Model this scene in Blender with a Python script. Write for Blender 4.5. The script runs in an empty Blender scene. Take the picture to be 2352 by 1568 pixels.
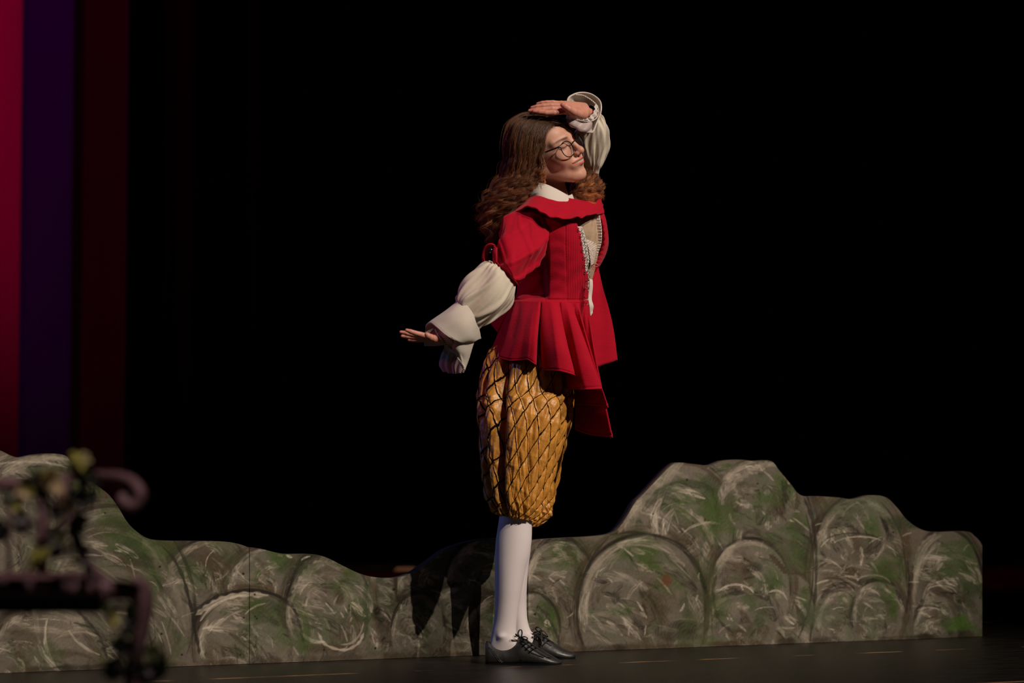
import bpy, math, random
import numpy as np
from math import sin, cos, pi, radians

# ------------------------------------------------------------------ camera, world, lights
W, H, FPX = 2352, 1568, 7620.0
CAMZ, CAMD = 0.65, 10.0
PITCH = math.atan(236 / FPX)
scene = bpy.context.scene
col = scene.collection

cam_d = bpy.data.cameras.new('camera')
cam_d.sensor_width = 36.0
cam_d.lens = FPX / W * 36.0
cam_d.dof.use_dof = True
cam_d.dof.focus_distance = 9.95
cam_d.dof.aperture_fstop = 2.8
cam_d.clip_end = 100
cam = bpy.data.objects.new('camera', cam_d)
cam.location = (0, -CAMD, CAMZ)
cam.rotation_euler = (pi / 2 + PITCH, 0, 0)
col.objects.link(cam)
scene.camera = cam

world = bpy.data.worlds.new('dark_theatre')
world.use_nodes = True
world.node_tree.nodes['Background'].inputs[0].default_value = (0.5, 0.35, 0.45, 1)
world.node_tree.nodes['Background'].inputs[1].default_value = 0.0006
scene.world = world
scene.view_settings.view_transform = 'Standard'
scene.view_settings.look = 'None'
scene.view_settings.gamma = 1.0
scene.view_settings.exposure = 0.0
scene.view_settings.use_curve_mapping = False


def spot(name, loc, target, power, color, size_deg, blend=0.4, radius=0.08):
    d = bpy.data.lights.new(name, 'SPOT')
    d.energy = power; d.color = color
    d.spot_size = radians(size_deg); d.spot_blend = blend
    d.shadow_soft_size = radius
    o = bpy.data.objects.new(name, d)
    from mathutils import Vector
    o.location = loc
    o.rotation_euler = (Vector(target) - Vector(loc)).to_track_quat('-Z', 'Y').to_euler()
    col.objects.link(o)
    return o


KEY = (1.0, 0.86, 0.72)
spot('key_spotlight', (5.5, -7.0, 8.4), (-0.15, 0.1, 0.95), 3000, KEY, 27, 0.8, 0.07)
spot('key_spotlight', (8.2, -5.9, 8.6), (-0.05, 0.1, 0.95), 2600, KEY, 25, 0.8, 0.07)
spot('blue_side_light', (-7, 1.0, 3.5), (0.0, 0.0, 0.7), 190, (0.16, 0.30, 1.0), 22, 0.6, 0.15)
spot('rose_side_light', (-6, -3.0, 4.5), (0.05, 0.0, 1.32), 190, (1.0, 0.15, 0.25), 11, 0.7, 0.15)
spot('backstage_light', (-0.6, 6.6, 4.5), (-0.75, 7.6, 0.0), 90, (1.0, 0.62, 0.4), 22, 0.9, 0.1)
spot('bench_toplight', (-0.2, -6.2, 4.6), (-0.9, -4.5, 0.4), 260, (1.0, 0.72, 0.74), 50, 0.8, 0.1)


# ------------------------------------------------------------------ mapping of photograph pixels to the place
def P(px, py, Y=0.0):
    u = (px - W / 2) / FPX; v = (H / 2 - py) / FPX
    dy = cos(PITCH) - sin(PITCH) * v
    dz = sin(PITCH) + cos(PITCH) * v
    t = (Y + CAMD) / dy
    return np.array((u * t, Y, CAMZ + dz * t))


def PP(a):
    return np.array([P(*q) for q in a])


def floor_pt(px, py):
    v = (H / 2 - py) / FPX; u = (px - W / 2) / FPX
    dy = cos(PITCH) - sin(PITCH) * v
    dz = sin(PITCH) + cos(PITCH) * v
    t = -CAMZ / dz
    return np.array((u * t, -CAMD + dy * t, 0.0))


S = CAMD / FPX      # metres per pixel at the figure

# ------------------------------------------------------------------ helpers


def new_obj(name, verts, faces, mat, parent=None, smooth=True, mats=None, midx=None, uv=None, colr=None):
    me = bpy.data.meshes.new(name)
    v = np.asarray(verts, dtype=float)
    me.from_pydata(v.tolist(), [], [tuple(int(i) for i in f) for f in faces])
    if smooth:
        me.polygons.foreach_set('use_smooth', [True] * len(me.polygons))
    if mats:
        for m in mats: me.materials.append(m)
        if midx is not None: me.polygons.foreach_set('material_index', list(midx))
    elif mat: me.materials.append(mat)
    if uv is not None:
        l = me.uv_layers.new(name='UVMap')
        idx = np.empty(len(me.loops), dtype=np.int32); me.loops.foreach_get('vertex_index', idx)
        l.data.foreach_set('uv', np.asarray(uv, dtype=np.float32)[idx].ravel())
    if colr is not None:
        a = me.color_attributes.new('paint', 'FLOAT_COLOR', 'POINT')
        c = np.ones((len(v), 4), dtype=np.float32); c[:, :3] = colr
        a.data.foreach_set('color', c.ravel())
    me.validate(); me.update()
    o = bpy.data.objects.new(name, me)
    col.objects.link(o)
    if parent: o.parent = parent
    return o


def empty(name, loc=(0, 0, 0)):
    o = bpy.data.objects.new(name, None)
    o.location = loc; o.empty_display_size = 0.1
    col.objects.link(o)
    return o


def tag(o, label=None, cat=None, group=None, kind=None):
    if label: o['label'] = label
    if cat: o['category'] = cat
    if group: o['group'] = group
    if kind: o['kind'] = kind
    return o


def solid(o, th, offset=-1):
    m = o.modifiers.new('thickness', 'SOLIDIFY'); m.thickness = th; m.offset = offset
    return o


def put(o, parent, root_loc):
    """parent a mesh given in world coordinates under an empty that stands at root_loc"""
    o.parent = parent
    return o


class MB:
    def __init__(s): s.v = []; s.f = []; s.n = 0; s.c = []
    def add(s, v, f, c=None):
        v = np.asarray(v, dtype=float)
        s.v.append(v); s.f += [tuple(i + s.n for i in q) for q in f]; s.n += len(v)
        if c is not None: s.c.append(np.tile(np.asarray(c, dtype=float), (len(v), 1)) if np.ndim(c) == 1 else c)
    def obj(s, name, mat, parent=None, smooth=True):
        return new_obj(name, np.vstack(s.v), s.f, mat, parent, smooth, colr=np.vstack(s.c) if s.c else None)


def catmull(pts, n, closed=False):
    p = np.asarray(pts, dtype=float)
    if p.ndim == 1: p = p[:, None]
    m = len(p)
    segs = m if closed else m - 1
    t = np.linspace(0, segs, n, endpoint=not closed)
    i = np.minimum(t.astype(int), segs - 1); f = (t - i)[:, None]
    def g(k):
        return p[k % m] if closed else p[np.clip(k, 0, m - 1)]
    p0, p1, p2, p3 = g(i - 1), g(i), g(i + 1), g(i + 2)
    if not closed:
        p0 = np.where((i == 0)[:, None], 2 * p1 - p2, p0)
        p3 = np.where((i >= m - 2)[:, None], 2 * p2 - p1, p3)
    return 0.5 * ((2 * p1) + (-p0 + p2) * f + (2 * p0 - 5 * p1 + 4 * p2 - p3) * f * f + (-p0 + 3 * p1 - 3 * p2 + p3) * f ** 3)


def grid_faces(nu, nv, wrap=False):
    """verts index = v*nu+u"""
    f = []
    for v in range(nv - 1):
        for u in range(nu if wrap else nu - 1):
            u2 = (u + 1) % nu
            f.append((v * nu + u, v * nu + u2, (v + 1) * nu + u2, (v + 1) * nu + u))
    return f


def grid_normals(V, wrap=False):
    du = np.roll(V, -1, 1) - np.roll(V, 1, 1)
    if not wrap:
        du[:, 0] = V[:, 1] - V[:, 0]; du[:, -1] = V[:, -1] - V[:, -2]
    dv = np.gradient(V, axis=0)
    n = np.cross(du, dv)
    return n / np.maximum(np.linalg.norm(n, axis=2, keepdims=True), 1e-9)


def sheet(rows, nu, nv, disp=None, closed=False, worldpts=False):
    """rows: list of polylines of (px,py,Y); returns verts (nv,nu,3), faces, uv"""
    R = []
    for r in rows:
        w = np.asarray(r, dtype=float) if worldpts else PP(r)
        R.append(catmull(w, nu, closed))
    R = np.array(R)                                   # rows,nu,3
    V = catmull(R.reshape(len(rows), -1), nv).reshape(nv, nu, 3)
    U, T = np.meshgrid(np.linspace(0, 1, nu), np.linspace(0, 1, nv))
    if disp is not None:
        n = grid_normals(V, closed)
        V = V + n * disp(U, T)[..., None]
    return V.reshape(-1, 3), grid_faces(nu, nv, closed), np.stack([U.ravel(), T.ravel()], 1)


def loft(rings, nu, nv, disp=None, power=1.0, caps=False):
    """rings: ((pxL,pyL),(pxR,pyR),Yc,ry). phi=0 right, phi=pi/2 towards the camera."""
    A = []
    for (L, Rr, Yc, ry) in rings:
        a = P(L[0], L[1], Yc); b = P(Rr[0], Rr[1], Yc)
        A.append(np.concatenate([(a + b) / 2, (b - a) / 2, [ry]]))
    A = catmull(np.array(A), nv)
    phi = np.linspace(0, 2 * pi, nu, endpoint=False)
    PH, T = np.meshgrid(phi, np.linspace(0, 1, nv))
    c = np.cos(PH); s = np.sin(PH)
    c = np.sign(c) * np.abs(c) ** power; s = np.sign(s) * np.abs(s) ** power
    k = np.zeros_like(PH) if disp is None else disp(PH, T)
    hw = np.linalg.norm(A[:, 3:6], axis=1)[:, None]
    fx = 1 + k / np.maximum(hw, 1e-4); fy = 1 + k / np.maximum(A[:, 6:7], 1e-4)
    V = A[:, None, 0:3] + (c * fx)[..., None] * A[:, None, 3:6]
    V[..., 1] -= s * fy * A[:, 6:7]
    v = V.reshape(-1, 3); f = grid_faces(nu, nv, True)
    if caps:
        f.append(tuple(range(nu))); f.append(tuple(range(nu * (nv - 1), nu * nv))[::-1])
    return v, f, np.stack([PH.ravel() / (2 * pi), T.ravel()], 1)


def frames(pts):
    p = np.asarray(pts, dtype=float)
    t = np.gradient(p, axis=0); t /= np.maximum(np.linalg.norm(t, axis=1, keepdims=True), 1e-9)
    n = np.cross(t[0], (0.3, 0.2, 0.93)); n /= np.linalg.norm(n)
    N = [n]
    for i in range(1, len(p)):
        n = N[-1] - t[i] * np.dot(N[-1], t[i]); n /= max(np.linalg.norm(n), 1e-9); N.append(n)
    N = np.array(N); B = np.cross(t, N)
    return t, N, B


def tube(pts, r, sides=8, flat=1.0, closed=False):
    p = np.asarray(pts, dtype=float); n = len(p)
    r = np.broadcast_to(np.asarray(r, dtype=float), (n,))
    t, N, B = frames(p)
    a = np.linspace(0, 2 * pi, sides, endpoint=False)
    V = p[:, None] + r[:, None, None] * (np.cos(a)[None, :, None] * N[:, None] + flat * np.sin(a)[None, :, None] * B[:, None])
    f = grid_faces(sides, n, True)
    if not closed:
        f.append(tuple(range(sides))[::-1]); f.append(tuple(range(sides * (n - 1), sides * n)))
    else:
        f += [((n - 1) * sides + i, (n - 1) * sides + (i + 1) % sides, (i + 1) % sides, i) for i in range(sides)]
    return V.reshape(-1, 3), f


def box(x0, x1, y0, y1, z0, z1):
    v = [(x, y, z) for x in (x0, x1) for y in (y0, y1) for z in (z0, z1)]
    f = [(0, 1, 3, 2), (4, 6, 7, 5), (0, 4, 5, 1), (2, 3, 7, 6), (0, 2, 6, 4), (1, 5, 7, 3)]
    return v, f


def ball(c, r, nu=10, nv=7):
    v = []
    for j in range(nv):
        th = pi * (j + 0.5) / nv
        for i in range(nu):
            a = 2 * pi * i / nu
            v.append((c[0] + r * sin(th) * cos(a), c[1] + r * sin(th) * sin(a), c[2] + r * cos(th)))
    f = grid_faces(nu, nv, True)
    f.append(tuple(range(nu))); f.append(tuple(range(nu * (nv - 1), nu * nv))[::-1])
    return v, f


# ------------------------------------------------------------------ signed distance modelling
def sph(q, c, r): return np.sqrt(((q - np.asarray(c, dtype=np.float32)) ** 2).sum(-1)) - r


def ell(q, c, r):
    r = np.asarray(r, dtype=np.float32); d = q - np.asarray(c, dtype=np.float32)
    k0 = np.sqrt(((d / r) ** 2).sum(-1)); k1 = np.sqrt(((d / (r * r)) ** 2).sum(-1))
    return k0 * (k0 - 1) / np.maximum(k1, 1e-6)


def cap(q, a, b, ra, rb):
    a = np.asarray(a, dtype=np.float32); b = np.asarray(b, dtype=np.float32)
    ab = b - a; h = np.clip(((q - a) @ ab) / max(float(ab @ ab), 1e-9), 0, 1)
    return np.sqrt(((q - a - h[..., None] * ab) ** 2).sum(-1)) - (ra + (rb - ra) * h)


def smin(a, b, k):
    h = np.clip(0.5 + 0.5 * (b - a) / k, 0, 1)
    return b * (1 - h) + a * h - k * h * (1 - h)


def smax(a, b, k): return -smin(-a, -b, k)


def surf_nets(func, lo, hi, h):
    lo = np.asarray(lo, float); hi = np.asarray(hi, float)
    n = np.ceil((hi - lo) / h).astype(int) + 1
    ax = [np.arange(n[i], dtype=np.float32) * h + lo[i] for i in range(3)]
    f = np.empty(tuple(n), dtype=np.float32)
    step = 24
    for i in range(0, n[0], step):
        g = np.stack(np.meshgrid(ax[0][i:i + step], ax[1], ax[2], indexing='ij'), -1).astype(np.float32)
        f[i:i + step] = func(g)
    s = f < 0
    cs = np.zeros(tuple(n - 1), dtype=np.int8)
    for a in (0, 1):
        for b in (0, 1):
            for c in (0, 1):
                cs += s[a:n[0] - 1 + a, b:n[1] - 1 + b, c:n[2] - 1 + c]
    act = np.argwhere((cs > 0) & (cs < 8))
    idx = -np.ones(tuple(n - 1), dtype=np.int64)
    idx[tuple(act.T)] = np.arange(len(act))
    pos = np.zeros((len(act), 3)); cnt = np.zeros(len(act))
    corners = [(a, b, c) for a in (0, 1) for b in (0, 1) for c in (0, 1)]
    for A in corners:
        for d in range(3):
            if A[d] == 1: continue
            B = list(A); B[d] = 1
            fa = f[tuple((act + A).T)]; fb = f[tuple((act + B).T)]
            cr = (fa < 0) != (fb < 0)
            t = np.where(cr, fa / np.where(cr, fa - fb, 1), 0)
            pt = np.array(A)[None] + t[:, None] * (np.array(B) - np.array(A))[None]
            pos += np.where(cr[:, None], pt, 0); cnt += cr
    V = (act + pos / np.maximum(cnt, 1)[:, None]) * h + lo
    faces = []
    for d in range(3):
        e, g = [(1, 2), (2, 0), (0, 1)][d]
        sl0 = [slice(None)] * 3; sl1 = [slice(None)] * 3
        sl0[d] = slice(0, n[d] - 1); sl1[d] = slice(1, n[d])
        a = s[tuple(sl0)]; b = s[tuple(sl1)]
        ed = np.argwhere(a != b)
        ok = (ed[:, e] > 0) & (ed[:, g] > 0) & (ed[:, e] < n[e] - 1) & (ed[:, g] < n[g] - 1)
        ed = ed[ok]
        de = np.zeros(3, int); de[e] = 1
        dg = np.zeros(3, int); dg[g] = 1
        q = [idx[tuple((ed - de - dg).T)], idx[tuple((ed - dg).T)], idx[tuple(ed.T)], idx[tuple((ed - de).T)]]
        q = np.stack(q, 1)
        flip = ~a[tuple(ed.T)]
        q[flip] = q[flip][:, ::-1]
        faces.append(q)
    return V, np.vstack(faces)


# ------------------------------------------------------------------ materials
def mat(name, color=(0.5, 0.5, 0.5), rough=0.6, attr=None, spec=0.5, sheen=0.0, sheen_tint=(1, 1, 1), metal=0.0, coat=0.0,
        bump=None, noise=None, trans=0.0, sss=0.0, sss_r=(1, 0.3, 0.15)):
    m = bpy.data.materials.new(name); m.use_nodes = True
    nt = m.node_tree; b = nt.nodes['Principled BSDF']
    b.inputs['Base Color'].default_value = (*color, 1)
    b.inputs['Roughness'].default_value = rough
    b.inputs['Specular IOR Level'].default_value = spec
    b.inputs['Sheen Weight'].default_value = sheen
    b.inputs['Sheen Tint'].default_value = (*sheen_tint, 1)
    b.inputs['Metallic'].default_value = metal
    b.inputs['Coat Weight'].default_value = coat
    b.inputs['Transmission Weight'].default_value = trans
    if sss:
        b.inputs['Subsurface Weight'].default_value = sss
        b.inputs['Subsurface Radius'].default_value = sss_r
        b.inputs['Subsurface Scale'].default_value = 0.006
    tc = nt.nodes.new('ShaderNodeTexCoord')
    src = None
    if attr:
        a = nt.nodes.new('ShaderNodeAttribute'); a.attribute_name = attr
        src = a.outputs['Color']
    if noise:                                             # (scale, amount, stretch xyz)
        sc, amt, st = noise
        mp = nt.nodes.new('ShaderNodeMapping'); mp.inputs['Scale'].default_value = st
        nt.links.new(tc.outputs['Object'], mp.inputs[0])
        n = nt.nodes.new('ShaderNodeTexNoise'); n.inputs['Scale'].default_value = sc; n.inputs['Detail'].default_value = 6
        nt.links.new(mp.outputs[0], n.inputs['Vector'])
        mr = nt.nodes.new('ShaderNodeMapRange')
        mr.inputs['From Min'].default_value = 0.25; mr.inputs['From Max'].default_value = 0.75
        mr.inputs['To Min'].default_value = 1 - amt; mr.inputs['To Max'].default_value = 1 + amt
        nt.links.new(n.outputs['Fac'], mr.inputs['Value'])
        vm = nt.nodes.new('ShaderNodeVectorMath'); vm.operation = 'SCALE'
        if src: nt.links.new(src, vm.inputs[0])
        else: vm.inputs[0].default_value = color
        nt.links.new(mr.outputs[0], vm.inputs['Scale'])
        src = vm.outputs[0]
    if src: nt.links.new(src, b.inputs['Base Color'])
    if bump:                                              # (scale, strength, distance, stretch)
        sc, stg, dist, st = bump
        mp = nt.nodes.new('ShaderNodeMapping'); mp.inputs['Scale'].default_value = st
        nt.links.new(tc.outputs['Object'], mp.inputs[0])
        n = nt.nodes.new('ShaderNodeTexNoise'); n.inputs['Scale'].default_value = sc; n.inputs['Detail'].default_value = 5
        nt.links.new(mp.outputs[0], n.inputs['Vector'])
        bp = nt.nodes.new('ShaderNodeBump'); bp.inputs['Strength'].default_value = stg; bp.inputs['Distance'].default_value = dist
        nt.links.new(n.outputs['Fac'], bp.inputs['Height'])
        nt.links.new(bp.outputs[0], b.inputs['Normal'])
    return m


M = {}
M['skin'] = mat('skin', rough=0.48, attr='paint', spec=0.4, noise=(60, 0.07, (1, 1, 1)), bump=(500, 0.15, 0.0008, (1, 1, 1)), sss=0.25)
M['red'] = mat('red_corded_velvet', (0.43, 0.0008, 0.018), 0.8, spec=0.15, sheen=0.25, sheen_tint=(1, 0.25, 0.3), noise=(22, 0.07, (1, 1, 2.2)), bump=(240, 0.5, 0.0015, (0.4, 0.4, 2.5)))
M['cream'] = mat('cream_cotton', (0.63, 0.56, 0.46), 0.85, spec=0.2, noise=(30, 0.06, (1, 1, 1)), bump=(90, 0.25, 0.002, (1, 1, 1)))
M['ivory'] = mat('ivory_wool_cuff', (0.56, 0.50, 0.44), 0.9, spec=0.15, sheen=0.1, noise=(25, 0.05, (1, 1, 1)), bump=(300, 0.3, 0.001, (1, 1, 1)))
M['lining'] = mat('mauve_satin_lining', (0.42, 0.33, 0.32), 0.5, noise=(30, 0.08, (1, 1, 1)), bump=(50, 0.4, 0.004, (1, 1, 1)))
M['white'] = mat('white_linen', (0.66, 0.59, 0.54), 0.85, spec=0.2, bump=(200, 0.3, 0.001, (1, 1, 1)))
M['lace'] = mat('pink_white_lace', (0.66, 0.55, 0.49), 0.9, spec=0.2, noise=(160, 0.3, (1, 1, 1)), bump=(220, 0.9, 0.004, (1, 1, 1)))
M['gauze'] = mat('buff_blouse_cloth', (0.46, 0.32, 0.22), 0.8, spec=0.2, noise=(40, 0.12, (1, 1, 1)), bump=(60, 0.5, 0.004, (1, 1, 1)))
M['stocking'] = mat('white_stocking', (0.76, 0.68, 0.70), 0.75, spec=0.3, sheen=0.15, bump=(700, 0.1, 0.0006, (1, 1, 1)))
M['leather'] = mat('black_leather', (0.012, 0.011, 0.011), 0.46, spec=1.0, coat=0.25, bump=(30, 0.4, 0.006, (1, 1, 1)))
M['sole'] = mat('black_rubber', (0.003, 0.003, 0.003), 0.8, spec=0.15)
M['lace_black'] = mat('black_shoelace', (0.008, 0.008, 0.009), 0.55)
M['frame'] = mat('black_acetate', (0.006, 0.008, 0.012), 0.18, spec=0.6)
M['brass'] = mat('dull_metal_hook', (0.25, 0.2, 0.17), 0.3, metal=1.0)
M['hair'] = mat('brown_hair', rough=0.42, attr='paint', spec=0.45)
M['hair'].node_tree.nodes['Principled BSDF'].inputs['Anisotropic'].default_value = 0.5
M['iron'] = mat('brown_painted_iron', (0.24, 0.14, 0.14), 0.5, noise=(12, 0.15, (1, 1, 1)))
M['leaf'] = mat('ivy_leaf', rough=0.45, attr='paint')
M['paint'] = mat('painted_plywood', rough=0.75, attr='paint', spec=0.25, noise=(110, 0.16, (1, 1, 1)), bump=(60, 0.25, 0.003, (1, 1, 1)))
M['ply'] = mat('raw_plywood_edge', (0.10, 0.07, 0.045), 0.8, noise=(80, 0.3, (1, 1, 1)))
M['black_cloth'] = mat('black_drape', (0.0015, 0.0014, 0.0014), 0.95, spec=0.0)
M['cyc'] = mat('grey_stage_cloth', (0.055, 0.052, 0.054), 0.9, spec=0.05, noise=(3, 0.08, (1, 1, 0.2)))
M['lit_patch'] = mat('pale_lit_patch', (0.75, 0.6, 0.45), 0.5, noise=(40, 0.1, (1, 1, 1)))  # pale colour that stands for light on the floor

lens_m = bpy.data.materials.new('clear_lens'); lens_m.use_nodes = True
nt = lens_m.node_tree; nt.nodes.clear()
out = nt.nodes.new('ShaderNodeOutputMaterial'); mx = nt.nodes.new('ShaderNodeMixShader')
tr = nt.nodes.new('ShaderNodeBsdfTransparent'); gl = nt.nodes.new('ShaderNodeBsdfGlossy'); gl.inputs['Roughness'].default_value = 0.04
fr = nt.nodes.new('ShaderNodeFresnel'); fr.inputs['IOR'].default_value = 1.35
tr.inputs[0].default_value = (0.93, 0.93, 0.93, 1)
nt.links.new(fr.outputs[0], mx.inputs[0]); nt.links.new(tr.outputs[0], mx.inputs[1]); nt.links.new(gl.outputs[0], mx.inputs[2]); nt.links.new(mx.outputs[0], out.inputs[0])

# quilted gold satin: black cord net drawn from UV lattice coordinates
gm = bpy.data.materials.new('gold_satin_with_black_cord'); gm.use_nodes = True
nt = gm.node_tree; b = nt.nodes['Principled BSDF']
b.inputs['Roughness'].default_value = 0.42; b.inputs['Specular IOR Level'].default_value = 0.45
uvn = nt.nodes.new('ShaderNodeUVMap')
tcn = nt.nodes.new('ShaderNodeTexCoord')
sep = nt.nodes.new('ShaderNodeSeparateXYZ')
wob = nt.nodes.new('ShaderNodeTexNoise'); wob.inputs['Scale'].default_value = 2.2; wob.inputs['Detail'].default_value = 3
nt.links.new(uvn.outputs[0], wob.inputs['Vector'])
va = nt.nodes.new('ShaderNodeVectorMath'); va.operation = 'SCALE'; va.inputs['Scale'].default_value = 0.24
vs = nt.nodes.new('ShaderNodeVectorMath'); vs.operation = 'ADD'
nt.links.new(wob.outputs['Color'], va.inputs[0]); nt.links.new(uvn.outputs[0], vs.inputs[0]); nt.links.new(va.outputs[0], vs.inputs[1])
nt.links.new(vs.outputs[0], sep.inputs[0])
ds = []
for ax_ in (0, 1):
    fr_ = nt.nodes.new('ShaderNodeMath'); fr_.operation = 'FRACT'; nt.links.new(sep.outputs[ax_], fr_.inputs[0])
    sb = nt.nodes.new('ShaderNodeMath'); sb.operation = 'SUBTRACT'; nt.links.new(fr_.outputs[0], sb.inputs[0]); sb.inputs[1].default_value = 0.5
    ab = nt.nodes.new('ShaderNodeMath'); ab.operation = 'ABSOLUTE'; nt.links.new(sb.outputs[0], ab.inputs[0])
    ds.append(ab)
mn = nt.nodes.new('ShaderNodeMath'); mn.operation = 'MINIMUM'
nt.links.new(ds[0].outputs[0], mn.inputs[0]); nt.links.new(ds[1].outputs[0], mn.inputs[1])
mr = nt.nodes.new('ShaderNodeMapRange'); mr.inputs['From Min'].default_value = 0.030; mr.inputs['From Max'].default_value = 0.052
nt.links.new(mn.outputs[0], mr.inputs['Value'])
gn = nt.nodes.new('ShaderNodeTexNoise'); gn.inputs['Scale'].default_value = 36; gn.inputs['Detail'].default_value = 4
nt.links.new(tcn.outputs['Object'], gn.inputs['Vector'])
g2 = nt.nodes.new('ShaderNodeMix'); g2.data_type = 'RGBA'
g2.inputs[6].default_value = (0.42, 0.15, 0.015, 1); g2.inputs[7].default_value = (0.74, 0.35, 0.062, 1)
nt.links.new(gn.outputs['Fac'], g2.inputs[0])
mc = nt.nodes.new('ShaderNodeMix'); mc.data_type = 'RGBA'; mc.inputs[6].default_value = (0.006, 0.004, 0.004, 1)
nt.links.new(mr.outputs[0], mc.inputs[0]); nt.links.new(g2.outputs[2], mc.inputs[7]); nt.links.new(mc.outputs[2], b.inputs['Base Color'])
sm = nt.nodes.new('ShaderNodeMath'); sm.operation = 'MULTIPLY'; sm.inputs[1].default_value = 0.5; nt.links.new(mr.outputs[0], sm.inputs[0]); nt.links.new(sm.outputs[0], b.inputs['Specular IOR Level'])
bp = nt.nodes.new('ShaderNodeBump'); bp.inputs['Strength'].default_value = 0.75; bp.inputs['Distance'].default_value = 0.006
nt.links.new(gn.outputs['Fac'], bp.inputs['Height']); nt.links.new(bp.outputs[0], b.inputs['Normal'])
M['gold'] = gm

# stage floor: black painted boards, worn in streaks that run with the scenery
base_a = floor_pt(0, 1546); base_b = floor_pt(2255, 1461.5)
fdir = (base_b - base_a) / np.linalg.norm(base_b - base_a)
ang = math.atan2(fdir[1], fdir[0])
fm = bpy.data.materials.new('black_stage_floor'); fm.use_nodes = True
nt = fm.node_tree; b = nt.nodes['Principled BSDF']
tcn = nt.nodes.new('ShaderNodeTexCoord'); mp = nt.nodes.new('ShaderNodeMapping'); mp.inputs['Rotation'].default_value = (0, 0, -ang)
nt.links.new(tcn.outputs['Object'], mp.inputs[0])
mp2 = nt.nodes.new('ShaderNodeMapping'); mp2.inputs['Scale'].default_value = (1.2, 9, 1)
nt.links.new(mp.outputs[0], mp2.inputs[0])
n1 = nt.nodes.new('ShaderNodeTexNoise'); n1.inputs['Scale'].default_value = 5; n1.inputs['Detail'].default_value = 8; n1.inputs['Roughness'].default_value = 0.7
nt.links.new(mp2.outputs[0], n1.inputs['Vector'])
cr = nt.nodes.new('ShaderNodeValToRGB')
cr.color_ramp.elements[0].position = 0.42; cr.color_ramp.elements[0].color = (0.004, 0.0033, 0.003, 1)
cr.color_ramp.elements[1].position = 0.66; cr.color_ramp.elements[1].color = (0.019, 0.015, 0.012, 1)
nt.links.new(n1.outputs['Fac'], cr.inputs[0])
# worn scratches
mp3 = nt.nodes.new('ShaderNodeMapping'); mp3.inputs['Scale'].default_value = (3.5, 42, 1)
nt.links.new(mp.outputs[0], mp3.inputs[0])
n2 = nt.nodes.new('ShaderNodeTexNoise'); n2.inputs['Scale'].default_value = 7; n2.inputs['Detail'].default_value = 3
nt.links.new(mp3.outputs[0], n2.inputs['Vector'])
r2 = nt.nodes.new('ShaderNodeMapRange'); r2.inputs['From Min'].default_value = 0.67; r2.inputs['From Max'].default_value = 0.76
nt.links.new(n2.outputs['Fac'], r2.inputs['Value'])
# board joint lines along the boards, worn pale in places
sx = nt.nodes.new('ShaderNodeSeparateXYZ'); nt.links.new(mp.outputs[0], sx.inputs[0])
pt_line = floor_pt(1700, 1510.5)
yl = -sin(ang) * pt_line[0] + cos(ang) * pt_line[1]
ml = nt.nodes.new('ShaderNodeMath'); ml.operation = 'SUBTRACT'; ml.inputs[1].default_value = yl; nt.links.new(sx.outputs[1], ml.inputs[0])
mo = nt.nodes.new('ShaderNodeMath'); mo.operation = 'PINGPONG'; mo.inputs[1].default_value = 0.61; nt.links.new(ml.outputs[0], mo.inputs[0])
lt = nt.nodes.new('ShaderNodeMath'); lt.operation = 'LESS_THAN'; lt.inputs[1].default_value = 0.010; nt.links.new(mo.outputs[0], lt.inputs[0])
n3 = nt.nodes.new('ShaderNodeTexNoise'); n3.inputs['Scale'].default_value = 4.5; n3.inputs['Detail'].default_value = 4
nt.links.new(mp.outputs[0], n3.inputs['Vector'])
r3 = nt.nodes.new('ShaderNodeMapRange'); r3.inputs['From Min'].default_value = 0.50; r3.inputs['From Max'].default_value = 0.60
nt.links.new(n3.outputs['Fac'], r3.inputs['Value'])
mm = nt.nodes.new('ShaderNodeMath'); mm.operation = 'MULTIPLY'; nt.links.new(lt.outputs[0], mm.inputs[0]); nt.links.new(r3.outputs[0], mm.inputs[1])
m1 = nt.nodes.new('ShaderNodeMix'); m1.data_type = 'RGBA'; m1.inputs[7].default_value = (0.07, 0.052, 0.038, 1)
nt.links.new(r2.outputs[0], m1.inputs[0]); nt.links.new(cr.outputs[0], m1.inputs[6])
m2 = nt.nodes.new('ShaderNodeMix'); m2.data_type = 'RGBA'; m2.inputs[7].default_value = (0.36, 0.19, 0.09, 1)
nt.links.new(mm.outputs[0], m2.inputs[0]); nt.links.new(m1.outputs[2], m2.inputs[6])
nt.links.new(m2.outputs[2], b.inputs['Base Color'])
rr = nt.nodes.new('ShaderNodeMapRange'); rr.inputs['To Min'].default_value = 0.28; rr.inputs['To Max'].default_value = 0.5
nt.links.new(n1.outputs['Fac'], rr.inputs['Value']); nt.links.new(rr.outputs[0], b.inputs['Roughness'])
bp = nt.nodes.new('ShaderNodeBump'); bp.inputs['Strength'].default_value = 0.25; bp.inputs['Distance'].default_value = 0.004
nt.links.new(n1.outputs['Fac'], bp.inputs['Height']); nt.links.new(bp.outputs[0], b.inputs['Normal'])
b.inputs['Specular IOR Level'].default_value = 0.35

# ------------------------------------------------------------------ the setting
o = new_obj('floor', *box(-6, 6, -9, 9.0, -0.06, 0.0), fm, smooth=False); tag(o, kind='structure')
o = new_obj('wall_back', *box(-6, 6, 9.0, 9.1, -0.06, 7.0), M['black_cloth'], smooth=False); tag(o, kind='structure')

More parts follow.
